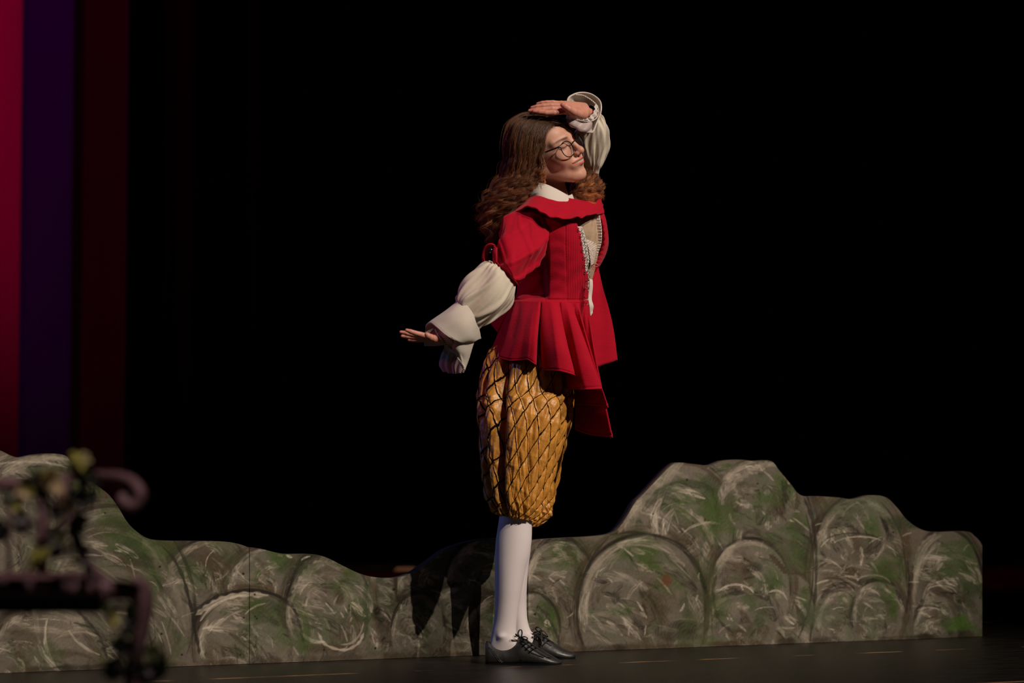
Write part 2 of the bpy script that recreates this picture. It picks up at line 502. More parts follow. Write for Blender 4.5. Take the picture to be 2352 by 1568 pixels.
# black masking drape in pleats across the back
n = 900
xs = np.linspace(-3.0, 5.6, n)
ys = 8.2 + 0.07 * np.sin(xs * 16 + 1.3 * np.sin(xs * 2.3)) + 0.03 * np.sin(xs * 37)
v = np.concatenate([np.stack([xs, ys, np.full(n, z)], 1) for z in (0.01, 6.5)])
o = new_obj('black_drape', v, grid_faces(n, 2), M['black_cloth']); solid(o, 0.008)
tag(o, 'wide black pleated drape hanging unlit across the back of the stage', 'curtain')

# side cloth lit red and violet: broad folds, each face turned to another lamp
def at_depth(px, Y): return P(px, 1000, Y)[0]
path = [(at_depth(-330, 7.1), 7.1), (at_depth(-150, 6.78), 6.78), (at_depth(30, 6.43), 6.43), (at_depth(48, 6.42), 6.42), (at_depth(66, 6.46), 6.46), (at_depth(130, 6.62), 6.62), (at_depth(182, 6.76), 6.76),
        (at_depth(198, 6.78), 6.78), (at_depth(216, 6.75), 6.75), (at_depth(285, 6.58), 6.58), (at_depth(289, 6.60), 6.60), (at_depth(284, 6.7), 6.7)]
pp = catmull(path, 160)
rows = []
for z in np.linspace(0.01, 6.4, 24):
    k = 1 - 0.0 * z
    lean = (z - 3.0) * 0.006
    rows.append(np.stack([pp[:, 0] + lean, pp[:, 1], np.full(len(pp), z)], 1))
o = new_obj('stage_curtain', np.vstack(rows), grid_faces(160, 24), M['cyc']); solid(o, 0.006)
tag(o, 'tall stage curtain at the far left, lit crimson and violet', 'curtain')
spot('crimson_wash', (-6.6, 5.25, 4.4), (at_depth(-60, 6.4), 6.5, 3.0), 1900, (1.0, 0.0, 0.10), 50, 0.8, 0.25)
spot('violet_wash', (2.5, 4.3, 5.6), (at_depth(110, 6.6), 6.6, 2.6), 340, (0.55, 0.0, 0.9), 36, 0.8, 0.25)
spot('maroon_wash', (-4.5, 1.0, 5.0), (at_depth(150, 6.6), 6.6, 2.4), 260, (1.0, 0.0, 0.12), 36, 0.8, 0.25)

tp = floor_pt(930, 1307.5)  # pale strip laid here as the bright lit patch of the backstage floor
o = new_obj('floor_lit_patch', *box(tp[0] - 0.05, tp[0] + 0.05, tp[1] - 0.25, tp[1] + 0.25, 0.001, 0.002), M['lit_patch'], smooth=False)
tag(o, 'small pale strip standing for the lit patch of floor behind the dip in the scenery', 'lit_patch')

# ------------------------------------------------------------------ painted boulder flats
rng = np.random.default_rng(7)
CY0, CW, CH = 1020, 2300, 560
canvas = np.zeros((CH, CW, 3)); canvas[:] = (0.155, 0.130, 0.105)
GREY = (0.180, 0.160, 0.130); LIGHT = (0.35, 0.31, 0.255); PALE = (0.54, 0.48, 0.41); DARK = (0.030, 0.024, 0.017)
BROWN = (0.085, 0.062, 0.038); GREEN = (0.072, 0.110, 0.030); DGREEN = (0.036, 0.055, 0.020); LIME = (0.16, 0.19, 0.06); MOSS = (0.12, 0.14, 0.085)


def stroke(cx, cy, rx, ry, a0, a1, w, c, op=0.8, rough=0.6, rot=0.0, soft=0.25):
    """a brush stroke along an elliptical arc (degrees, 0 = right, 90 = up)"""
    a0 = radians(a0); a1 = radians(a1)
    t = np.linspace(a0, a1, 16)
    ex = cx + np.cos(t) * rx * cos(rot) + np.sin(t) * ry * sin(rot)
    ey = cy - (np.sin(t) * ry * cos(rot) - np.cos(t) * rx * sin(rot))
    x0 = int(max(0, ex.min() - w - 2)); x1 = int(min(CW, ex.max() + w + 2)); y0 = int(max(0, ey.min() - w - 2 - CY0)); y1 = int(min(CH, ey.max() + w + 2 - CY0))
    if x1 <= x0 or y1 <= y0: return
    X, Y = np.meshgrid(np.arange(x0, x1), np.arange(y0, y1) + CY0)
    dx = X - cx; dy = -(Y - cy)
    lx = (dx * cos(rot) + -dy * sin(rot)) / rx if rot else dx / rx
    ly = (dx * sin(rot) + dy * cos(rot)) / ry if rot else dy / ry
    r = np.hypot(lx, ly); an = np.arctan2(ly, lx)
    span = a1 - a0
    tt = ((an - a0) % (2 * pi)) / span if span > 0 else ((a0 - an) % (2 * pi)) / -span
    m = (tt <= 1)
    tc_ = np.clip(tt, 0, 1)
    u = (r - 1) * 0.5 * (rx + ry)
    wt = w * np.sin(pi * np.clip(tc_ * 0.96 + 0.02, 0, 1)) ** 0.5
    tab = rng.random((64, 7))
    fi = (u + 1.0 * np.sin(tc_ * 7 + rng.uniform(0, 6))) / max(1.15, w / 7.0) + 32
    i0_ = np.floor(fi).astype(int); ff_ = fi - i0_; i0_ %= 64; i1_ = (i0_ + 1) % 64
    ft = tc_ * 5.99; k0_ = np.floor(ft).astype(int); kf_ = ft - k0_; k1_ = np.minimum(k0_ + 1, 6)
    br = (tab[i0_, k0_] * (1 - kf_) + tab[i0_, k1_] * kf_) * (1 - ff_) + (tab[i1_, k0_] * (1 - kf_) + tab[i1_, k1_] * kf_) * ff_
    br = np.clip((br - 0.30) * 2.2, 0, 1)
    al = np.clip((1 - np.abs(u) / np.maximum(wt, 0.1)) / soft, 0, 1) * (1 - rough + rough * br) * op
    al = np.where(m, al, 0)[..., None]
    reg = canvas[y0:y1, x0:x1]
    canvas[y0:y1, x0:x1] = reg * (1 - al) + np.asarray(c) * al


def blob(cx, cy, rx, ry, c, op=0.6, rough=0.7):
    x0 = int(max(0, cx - rx * 1.3)); x1 = int(min(CW, cx + rx * 1.3)); y0 = int(max(0, cy - ry * 1.3 - CY0)); y1 = int(min(CH, cy + ry * 1.3 - CY0))
    if x1 <= x0 or y1 <= y0: return
    X, Y = np.meshgrid(np.arange(x0, x1), np.arange(y0, y1) + CY0)
    r = np.hypot((X - cx) / rx, (Y - cy) / ry)
    sd = rng.uniform(0, 30)
    nz = 0.5 + 0.25 * np.sin(X * 0.11 + sd + 2 * np.sin(Y * 0.07)) + 0.25 * np.sin(Y * 0.17 + sd * 2 + 1.5 * np.sin(X * 0.09 + sd))
    nz2 = 0.5 + 0.5 * np.sin((X * 0.8 + Y * 0.5) * 0.9 + sd + 2 * np.sin(X * 0.21 - Y * 0.1))
    al = (np.clip(1.25 - r - 0.45 * nz, 0, 0.5) * 2) * (1 - rough * 0.5 * nz2) * op
    al = al[..., None]
    reg = canvas[y0:y1, x0:x1]
    canvas[y0:y1, x0:x1] = reg * (1 - al) + np.asarray(c) * al


def fill(cx, cy, rx, ry, c, p=2.4):
    X, Y = np.meshgrid(np.arange(CW), np.arange(CH) + CY0)
    r = (np.abs((X - cx) / rx) ** p + np.abs((Y - cy) / ry) ** p) ** (1 / p)
    al = np.clip((1 - r) * 14, 0, 1)[..., None]
    canvas[:] = canvas * (1 - al) + np.asarray(c) * al


def swoop(cx, cy, rx, ry, a, q, c, w, span, op, rough=0.95, soft=0.35, r_=None):
    """one sweep of a loaded or dry brush, bent round the boulder's middle"""
    mr_ = (rx + ry) / 2
    x = cx + cos(radians(a)) * rx * q; y = cy - sin(radians(a)) * ry * q
    if rng.random() < .72 and q < .86:                    # most sweeps fall from upper left to lower right
        ox = cx - rx * rng.uniform(.3, 1.2); oy = cy + ry * rng.uniform(.3, 1.2)
        R_ = max(30.0, math.hypot(x - ox, y - oy)); aa = math.degrees(math.atan2(-(y - oy), x - ox)) + rng.normal() * 12
        ln_ = span * mr_ / 110.0
        span = min(80, math.degrees(ln_ / R_) * 1.0)
        stroke(x - cos(radians(aa)) * R_, y + sin(radians(aa)) * R_, R_, R_, aa - span / 2, aa + span / 2, w, c, op, rough, soft=soft)
        return
    r_ = r_ or mr_ * rng.uniform(.35, 1.0) * (0.45 + q * .55)
    aa = a + rng.normal() * 16
    stroke(x - cos(radians(aa)) * r_, y + sin(radians(aa)) * r_ * .92, r_, r_ * .92, aa - span / 2, aa + span / 2, w, c, op, rough, soft=soft)


def boulder(cx, cy, rx, ry, green=0.5, hl='L', small=1.0, ns=None, groove=1.0):
    g = np.array(GREY) * rng.uniform(0.80, 1.0)
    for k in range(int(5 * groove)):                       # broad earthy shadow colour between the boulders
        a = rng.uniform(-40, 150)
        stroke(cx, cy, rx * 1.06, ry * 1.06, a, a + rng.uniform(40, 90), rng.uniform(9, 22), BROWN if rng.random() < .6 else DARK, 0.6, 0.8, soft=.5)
    fill(cx, cy, rx, ry, g)
    mr_ = (rx + ry) / 2
    for k in range(5):
        a = radians(rng.uniform(0, 360)); q = rng.uniform(.1, .7)
        c = BROWN if rng.random() < .5 else (MOSS if rng.random() < .6 else (0.26, 0.225, 0.185))
        blob(cx + cos(a) * rx * q, cy - sin(a) * ry * q, rx * rng.uniform(.25, .5), ry * rng.uniform(.2, .45), c, 0.5)
    for k in range(int(2 + 3 * green)):
        a = radians(rng.uniform(0, 100)); q = rng.uniform(.45, .9)
        blob(cx + cos(a) * rx * q, cy - sin(a) * ry * q, rx * rng.uniform(.18, .4), ry * rng.uniform(.18, .4), GREEN if rng.random() < .7 else DGREEN, 0.65)
    n = ns or int(mr_ * 0.62)
    for k in range(n):
        q = rng.uniform(0.05, 0.92) ** 0.6
        a = rng.uniform(0, 360)
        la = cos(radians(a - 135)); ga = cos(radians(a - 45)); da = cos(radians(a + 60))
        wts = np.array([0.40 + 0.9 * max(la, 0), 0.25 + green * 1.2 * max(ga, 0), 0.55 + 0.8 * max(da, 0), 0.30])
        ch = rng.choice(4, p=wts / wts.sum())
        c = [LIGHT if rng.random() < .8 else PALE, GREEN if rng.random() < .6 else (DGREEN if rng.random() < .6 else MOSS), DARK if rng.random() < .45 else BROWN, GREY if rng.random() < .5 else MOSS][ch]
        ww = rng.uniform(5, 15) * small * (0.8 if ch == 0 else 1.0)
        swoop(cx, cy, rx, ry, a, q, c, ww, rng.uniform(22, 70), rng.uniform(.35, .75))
    for k in range(int(n * 0.45)):                           # thinner dabs and scratches
        a = rng.uniform(0, 360); q = rng.uniform(0, .85)
        ch = rng.random()
        c = PALE if ch < .20 else (DARK if ch < .62 else (LIGHT if ch < .8 else BROWN))
        swoop(cx, cy, rx, ry, a, q, c, rng.uniform(1.2, 3.6), rng.uniform(14, 46), rng.uniform(.4, .85), 0.6, r_=rng.uniform(14, 60) * small)
    for k in range(7):                                       # bright dry-brushed rim on the upper left
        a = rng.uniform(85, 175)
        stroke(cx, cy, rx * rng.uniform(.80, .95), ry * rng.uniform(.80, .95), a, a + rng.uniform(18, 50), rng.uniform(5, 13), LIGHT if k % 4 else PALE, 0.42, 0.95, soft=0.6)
    for k in range(int(7 * groove)):                         # the dark line of the groove, uneven
        a = rng.uniform(-25, 150)
        stroke(cx + rng.normal() * 1.2, cy + rng.normal() * 1.2, rx * rng.uniform(.985, 1.02), ry * rng.uniform(.985, 1.02), a, a + rng.uniform(25, 65), rng.uniform(2.5, 7.0), DARK if rng.random() < .7 else BROWN, 0.8, 0.6)


# back to front
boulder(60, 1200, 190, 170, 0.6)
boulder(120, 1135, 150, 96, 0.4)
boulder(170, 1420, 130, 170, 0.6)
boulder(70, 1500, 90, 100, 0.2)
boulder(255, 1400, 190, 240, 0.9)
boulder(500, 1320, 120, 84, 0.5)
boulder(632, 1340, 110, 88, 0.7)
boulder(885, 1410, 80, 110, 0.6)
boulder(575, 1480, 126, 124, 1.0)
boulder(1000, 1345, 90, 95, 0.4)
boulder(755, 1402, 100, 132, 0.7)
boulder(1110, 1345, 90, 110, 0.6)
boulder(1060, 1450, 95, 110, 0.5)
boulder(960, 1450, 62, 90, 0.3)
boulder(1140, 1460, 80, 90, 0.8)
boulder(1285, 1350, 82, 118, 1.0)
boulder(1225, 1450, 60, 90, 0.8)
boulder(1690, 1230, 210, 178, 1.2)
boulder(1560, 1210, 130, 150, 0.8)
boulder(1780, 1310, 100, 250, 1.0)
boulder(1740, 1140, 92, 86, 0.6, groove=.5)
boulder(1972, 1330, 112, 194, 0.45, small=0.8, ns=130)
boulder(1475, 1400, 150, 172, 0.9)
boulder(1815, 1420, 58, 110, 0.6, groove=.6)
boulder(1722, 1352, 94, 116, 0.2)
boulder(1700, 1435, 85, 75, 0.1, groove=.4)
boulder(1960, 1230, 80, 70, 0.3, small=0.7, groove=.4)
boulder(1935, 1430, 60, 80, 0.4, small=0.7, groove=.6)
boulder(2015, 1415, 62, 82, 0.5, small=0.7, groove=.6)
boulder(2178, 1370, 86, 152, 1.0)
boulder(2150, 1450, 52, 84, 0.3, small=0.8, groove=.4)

# particular marks of this painting
for (x, y, rx, ry, a0, a1, w, c, op) in [
    (255, 1400, 192, 242, -25, 45, 5.5, DARK, .9), (575, 1480, 130, 126, 30, 150, 4.5, DARK, .9), (755, 1402, 102, 134, 110, 170, 9, DARK, .8),
    (755, 1380, 88, 104, 90, 160, 7, LIGHT, .7), (575, 1458, 122, 93, 95, 160, 5, PALE, .75), (735, 1440, 44, 34, 200, 285, 6, PALE, .9),
    (790, 1420, 46, 60, 260, 355, 3.5, LIGHT, .8), (790, 1300, 90, 70, -10, 60, 14, GREEN, .5), (640, 1455, 64, 90, -30, 60, 12, GREEN, .6),
    (1240, 1450, 34, 70, -40, 70, 12, GREEN, .6), (1235, 1440, 52, 72, 0, 80, 4, DARK, .8), (1475, 1400, 152, 174, 20, 160, 4, DARK, .85),
    (1475, 1400, 153, 176, -30, 22, 4.5, DARK, .8), (1650, 1400, 16, 130, 60, 300, 9, BROWN, .6), (1345, 1400, 10, 110, 60, 300, 6, BROWN, .6), (1872, 1400, 12, 150, 60, 300, 8, BROWN, .6), (1340, 1420, 22, 80, 150, 230, 3.5, DARK, .8), (1480, 1374, 136, 132, 110, 175, 9, LIGHT, .65),
    (1620, 1260, 120, 230, 95, 170, 12, LIGHT, .55), (1580, 1240, 120, 130, 60, 150, 14, DGREEN, .6), (1585, 1250, 100, 100, 50, 130, 10, GREEN, .5),
    (1630, 1260, 75, 60, 70, 140, 4, PALE, .6), (1790, 1150, 80, 85, 20, 110, 9, LIGHT, .55), (1700, 1170, 45, 60, 100, 160, 8, LIGHT, .6),
    (1722, 1335, 84, 88, 60, 160, 6, LIGHT, .75), (1690, 1372, 44, 30, 20, 150, 3, PALE, .8), (1780, 1390, 30, 34, 20, 120, 3, PALE, .7),
    (1770, 1300, 98, 215, -50, 35, 4, DARK, .75), (1872, 1330, 8, 160, 90, 270, 4, DARK, .7), (2090, 1350, 14, 130, 90, 270, 5, BROWN, .8),
    (2175, 1340, 74, 112, 100, 190, 6, LIGHT, .65), (2160, 1370, 40, 26, 20, 140, 2.2, PALE, .7), (2130, 1410, 34, 20, 20, 140, 4, DARK, .8),
    (2135, 1415, 36, 20, 20, 140, 2, PALE, .7), (1960, 1250, 70, 26, 30, 150, 4, DARK, .8), (1975, 1262, 70, 30, 40, 150, 3, PALE, .6),
    (2005, 1352, 34, 22, 10, 150, 3.5, DARK, .8), (2005, 1346, 42, 26, 20, 150, 3, LIGHT, .8), (1925, 1378, 34, 22, 10, 150, 3, DARK, .7),
    (100, 1100, 120, 50, 60, 150, 10, LIGHT, .7), (60, 1090, 110, 30, 30, 140, 6, PALE, .5), (95, 1425, 40, 4, 10, 170, 3, PALE, .8),
    (45, 1480, 30, 8, 10, 120, 3, PALE, .7), (1050, 1290, 60, 60, 100, 190, 5, LIGHT, .5), (1060, 1440, 40, 30, 180, 290, 10, LIGHT, .4),
    (300, 1215, 90, 90, 20, 70, 12, LIGHT, .45), (330, 1330, 60, 110, 0, 60, 12, GREEN, .5)]:
    stroke(x, y, rx, ry, a0, a1, w, c, op, 0.6)
for (x, y, rx, ry, c, op) in [(1530, 1333, 16, 15, (0.16, 0.055, 0.03), .8), (2205, 1432, 40, 22, (0.075, 0.15, 0.022), .9), (2195, 1260, 50, 22, GREEN, .7),
                              (1660, 1190, 50, 60, GREEN, .75), (1765, 1145, 40, 22, GREEN, .7), (1730, 1305, 26, 16, DARK, .8), (1575, 1440, 40, 20, DARK, .8),
                              (1560, 1460, 60, 16, DARK, .6), (1430, 1400, 30, 18, GREEN, .5), (800, 1300, 34, 24, GREEN, .6), (780, 1370, 16, 20, BROWN, .9),
                              (865, 1402, 12, 12, DARK, .9), (925, 1377, 18, 16, DARK, .8), (700, 1480, 20, 30, GREEN, .6), (490, 1300, 22, 16, BROWN, .8),
                              (1790, 1290, 60, 80, MOSS, .5), (1880, 1150, 20, 20, BROWN, .9), (385, 1250, 30, 12, BROWN, .9), (740, 1490, 60, 14, BROWN, .8),
                              (160, 1500, 40, 12, BROWN, .6), (640, 1290, 40, 16, GREEN, .5), (350, 1340, 20, 50, GREEN, .5), (2080, 1200, 40, 26, DGREEN, .8)]:
    blob(x, y, rx, ry, c, op)


def pline(pts, w, c, op=.85, dry=.5):
    p = catmull(np.array(pts, float), 40 + 12 * len(pts))
    x0 = int(max(0, p[:, 0].min() - w - 3)); x1 = int(min(CW, p[:, 0].max() + w + 3)); y0 = int(max(0, p[:, 1].min() - w - 3 - CY0)); y1 = int(min(CH, p[:, 1].max() + w + 3 - CY0))
    X, Y = np.meshgrid(np.arange(x0, x1), np.arange(y0, y1) + CY0)
    best = np.full(X.shape, 1e9); sidev = np.zeros(X.shape); along = np.zeros(X.shape)
    d_ = np.gradient(p, axis=0); d_ /= np.maximum(np.linalg.norm(d_, axis=1, keepdims=True), 1e-6)
    for i in range(len(p)):
        dx = X - p[i, 0]; dy = Y - p[i, 1]; dd = dx * dx + dy * dy
        m = dd < best
        best = np.where(m, dd, best); sidev = np.where(m, dx * -d_[i, 1] + dy * d_[i, 0], sidev); along = np.where(m, i / len(p), along)
    dist = np.sqrt(best)
    tab = rng.random(64)
    br = np.interp((sidev * 1.1 + 2 * np.sin(along * 11)) % 63, np.arange(64), tab)
    ww = w * (.55 + .45 * np.sin(along * 23 + rng.uniform(0, 6)) ** 2) * np.clip(np.minimum(along, 1 - along) * 9 + .25, 0, 1)
    al = np.clip((1 - dist / np.maximum(ww, .3)) * 2.2, 0, 1) * (1 - dry * br) * op
    reg = canvas[y0:y1, x0:x1]
    canvas[y0:y1, x0:x1] = reg * (1 - al[..., None]) + np.asarray(c) * al[..., None]


for pts_, w_, c_, o_, d2 in [
    ([(372, 1253), (398, 1282), (418, 1320), (430, 1360), (440, 1400), (446, 1440), (455, 1480), (458, 1502)], 6, DARK, .95, .2),
    ([(443, 1402), (470, 1385), (500, 1368), (540, 1358), (573, 1357), (610, 1360), (640, 1368), (664, 1382)], 4.5, DARK, .9, .3),
    ([(450, 1412), (480, 1391), (512, 1374), (560, 1365), (615, 1367)], 9, PALE, .75, .8),
    ([(742, 1273), (712, 1288), (688, 1312), (670, 1345), (662, 1372)], 11, DARK, .9, .5), ([(668, 1380), (680, 1410), (690, 1440), (697, 1478)], 5, DARK, .85, .4),
    ([(752, 1284), (724, 1300), (700, 1326), (684, 1360)], 13, LIGHT, .7, .95),
    ([(80, 1300), (60, 1340), (30, 1370)], 5, BROWN, .8, .4), ([(170, 1395), (205, 1430), (232, 1468), (246, 1512)], 5, DARK, .8, .4),
    ([(1398, 1232), (1362, 1278), (1336, 1340), (1326, 1400), (1330, 1450), (1340, 1482)], 5, DARK, .85, .4),
    ([(1400, 1228), (1445, 1222), (1505, 1229), (1560, 1248), (1600, 1292), (1617, 1340), (1620, 1400), (1616, 1478)], 5, DARK, .85, .4),
    ([(1638, 1250), (1634, 1330), (1624, 1410), (1616, 1478)], 15, BROWN, .7, .5), ([(1846, 1140), (1862, 1182), (1872, 1232), (1875, 1310), (1870, 1400), (1860, 1472)], 6, DARK, .85, .4),
    ([(2074, 1200), (2086, 1262), (2090, 1332), (2085, 1402), (2068, 1468)], 12, BROWN, .8, .5), ([(2084, 1280), (2088, 1340), (2082, 1410)], 4, DARK, .8, .4),
    ([(1646, 1318), (1638, 1360), (1650, 1420), (1684, 1454)], 5, DARK, .8, .5), ([(1768, 1274), (1786, 1292), (1806, 1316)], 10, BROWN, .95, .2), ([(1808, 1316), (1840, 1318), (1862, 1312)], 3, BROWN, .8, .3),
    ([(1425, 1216), (1452, 1178), (1482, 1138), (1520, 1096), (1552, 1070)], 20, LIGHT, .6, .8), ([(1420, 1224), (1446, 1188), (1474, 1146)], 9, PALE, .4, .9),
    ([(8, 1092), (60, 1066), (118, 1050), (156, 1064)], 12, LIGHT, .65, .8), ([(1686, 1106), (1716, 1088), (1744, 1070), (1774, 1064)], 10, LIGHT, .65, .8),
    ([(2104, 1338), (2104, 1292), (2118, 1254), (2148, 1226)], 9, LIGHT, .7, .7), ([(330, 1240), (370, 1290), (405, 1350), (428, 1440)], 22, LIGHT, .3, .9),
    ([(1110, 1300), (1090, 1360), (1100, 1430), (1090, 1490)], 6, DARK, .6, .5), ([(1296, 1250), (1330, 1300), (1352, 1250)], 16, BROWN, .6, .7),
    ([(1235, 1390), (1262, 1424), (1280, 1460), (1284, 1490)], 5, DARK, .8, .4), ([(850, 1320), (838, 1370), (842, 1420), (834, 1470)], 9, DGREEN, .6, .6),
    ([(730, 1452), (748, 1480), (790, 1492), (822, 1478), (836, 1452)], 5, PALE, .7, .6)]:
    pline(pts_, w_, c_, o_, d2)
for k in range(90):                                           # uneven olive and umber washes
    blob(rng.uniform(0, 2256), rng.uniform(1090, 1500), rng.uniform(20, 60), rng.uniform(16, 50), [DGREEN, MOSS, BROWN, GREEN][rng.integers(0, 4)], rng.uniform(.25, .5))
for k in range(80):                                          # long scratches of the dry brush all over
    x = rng.uniform(0, 2256); y = rng.uniform(1080, 1500); r_ = rng.uniform(20, 70); a = rng.uniform(20, 160)
    stroke(x, y, r_, r_ * .8, a, a + rng.uniform(20, 60), rng.uniform(1.2, 2.8), PALE if rng.random() < .6 else LIGHT, rng.uniform(.3, .7), .5)
for k in range(90):                                           # brown and dark dabs along the lower edge
    x = rng.uniform(0, 2256)
    blob(x, 1541 - .0375 * x, rng.uniform(12, 40), rng.uniform(5, 14), BROWN if rng.random() < .6 else DARK, 0.55)
for (x, y) in [(1176, 1325), (371, 1455), (560, 1418), (586, 1415), (590, 1420), (552, 1503), (559, 1317), (585, 1365), (744, 1440 + 52), (905, 1353), (862, 1488),
               (1234, 1394), (1229, 1410), (1578, 1102), (1740, 1110), (418, 1503), (367, 1301), (241, 1178), (1500, 1180), (1710, 1283), (2052, 1222)]:
    blob(x, y, 3.2, 3.2, DARK, 1.0, 0)                         # screw holes
canvas = 0.135 * (np.clip(canvas, 0.004, 1) / 0.15) ** 1.28
lum = canvas.mean(-1, keepdims=True)
canvas = np.clip(lum + (canvas - lum) * 0.98, 0.003, 0.9)

# the wall plane of the flats
fn = np.array((-fdir[1], fdir[0], 0.0))


def on_flat(px, py):
    u = (px - W / 2) / FPX; v = (H / 2 - py) / FPX
    dy = cos(PITCH) - sin(PITCH) * v; dz = sin(PITCH) + cos(PITCH) * v
    c = np.array((0, -CAMD, CAMZ)); d = np.stack([u, dy, dz], -1)
    t = ((base_a - c) @ fn) / (d @ fn)
    return c + d * t[..., None]


def base_y(x): return 1546 - 0.03747 * x


def flat(top, label, step=1.6, back=0.032, extra=0.0):
    top = np.array(top, float)
    ncol = int((top[-1, 0] - top[0, 0]) / step)
    # smooth outline through the traced points
    tt = catmull(top, 1200)
    xs = np.linspace(top[0, 0], top[-1, 0], ncol)
    ty = np.interp(xs, tt[:, 0], tt[:, 1])
    nr = int(max(base_y(xs) - ty) / step / 1.15)
    t = np.linspace(0, 1, nr)[:, None]
    PY = base_y(xs)[None] * (1 - t) + ty[None] * t
    PX = np.repeat(xs[None], nr, 0)
    V = on_flat(PX, PY)
    V[0, :, 2] = 0.001
    V = V + fn * extra
    ix = np.clip(PX, 0, CW - 2); iy = np.clip(PY - CY0, 0, CH - 2)
    i0 = ix.astype(int); j0 = iy.astype(int); fx = (ix - i0)[..., None]; fy = (iy - j0)[..., None]
    c = (canvas[j0, i0] * (1 - fx) + canvas[j0, i0 + 1] * fx) * (1 - fy) + (canvas[j0 + 1, i0] * (1 - fx) + canvas[j0 + 1, i0 + 1] * fx) * fy
    nfront = V.shape[0] * V.shape[1]
    f = [q[::1] for q in grid_faces(ncol, nr)]
    # thickness: the rim is doubled so that the edge is bare wood
    rim = [(0, i) for i in range(ncol)] + [(j, ncol - 1) for j in range(1, nr)] + [(nr - 1, i) for i in range(ncol - 2, -1, -1)] + [(j, 0) for j in range(nr - 2, 0, -1)]
    rv = np.array([V[a, b_] for a, b_ in rim]); m = len(rim)
    vv = np.vstack([V.reshape(-1, 3), rv, rv + fn * back])
    f2 = [(nfront + i, nfront + m + i, nfront + m + (i + 1) % m, nfront + (i + 1) % m) for i in range(m)]
    # back face as strips between bottom and top rim
    bot = [nfront + m + i for i in range(ncol)]
    topi = [nfront + m + (ncol - 1 + nr - 1 + k) for k in range(ncol)][::-1]
    f3 = [(bot[i], topi[i], topi[i + 1], bot[i + 1]) for i in range(ncol - 1)]
    cc = np.vstack([c.reshape(-1, 3), np.full((2 * m, 3), 0.1)])
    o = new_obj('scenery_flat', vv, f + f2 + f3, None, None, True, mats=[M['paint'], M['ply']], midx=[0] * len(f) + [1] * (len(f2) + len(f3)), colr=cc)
    tag(o, label, 'scenery', 'painted boulder flats')
    return o


flat([(-40, 1020), (0, 1034), (25, 1046), (45, 1050), (75, 1044), (120, 1041), (150, 1046), (165, 1062), (200, 1098), (230, 1120), (250, 1136), (270, 1162), (290, 1195), (310, 1217),
      (340, 1236), (380, 1241), (450, 1242), (510, 1243), (545, 1248), (572.3, 1257)], 'painted boulder scenery flat at the left, with a tall hump behind the ivy')
flat([(573.7, 1256), (600, 1260), (650, 1271), (715, 1272), (750, 1280), (790, 1300), (830, 1318), (870, 1326), (915, 1325), (950, 1313), (980, 1293), (1020, 1264), (1060, 1248), (1100, 1239),
      (1137, 1236), (1175, 1236), (1211, 1238)], 'low painted boulder scenery flat with the deep dip, behind the performer\'s shadow')
flat([(1213, 1262), (1216, 1248), (1226, 1240), (1290, 1235), (1350, 1232), (1400, 1226), (1420, 1213), (1440, 1185), (1460, 1152), (1480, 1132), (1510, 1100), (1540, 1070), (1560, 1062), (1600, 1066), (1630, 1068),
      (1660, 1058), (1700, 1055), (1730, 1058), (1770, 1058), (1790, 1080), (1815, 1110), (1840, 1137), (1880, 1139), (1925, 1142), (1960, 1146), (2000, 1137), (2035, 1142), (2060, 1165), (2085, 1195),
      (2120, 1217), (2160, 1221), (2220, 1220), (2240, 1232), (2250, 1242), (2256, 1252)], 'long painted boulder scenery flat at the right, with the tallest peak')

# ------------------------------------------------------------------ the performer
ROOT = (0.045, 0.0, 0.0)
root = empty('person', (0, 0, 0))
tag(root, 'person in red jacket, gold knee breeches and glasses, shading their brow with one hand', 'person')

HC = P(1260, 347, -0.03)
Lx = np.array((0.50, 0.78, 0.38)); Lx /= np.linalg.norm(Lx)
Uz = np.array((-0.40, -0.18, 0.90)); Uz -= Lx * (Uz @ Lx); Uz /= np.linalg.norm(Uz)
Fx = np.cross(Lx, Uz)
R3 = np.stack([Fx, Lx, Uz], 1)                                 # local -> world columns


def HL(p): return HC + R3 @ np.asarray(p, dtype=float)


NECK0 = P(1262, 462, 0.01)


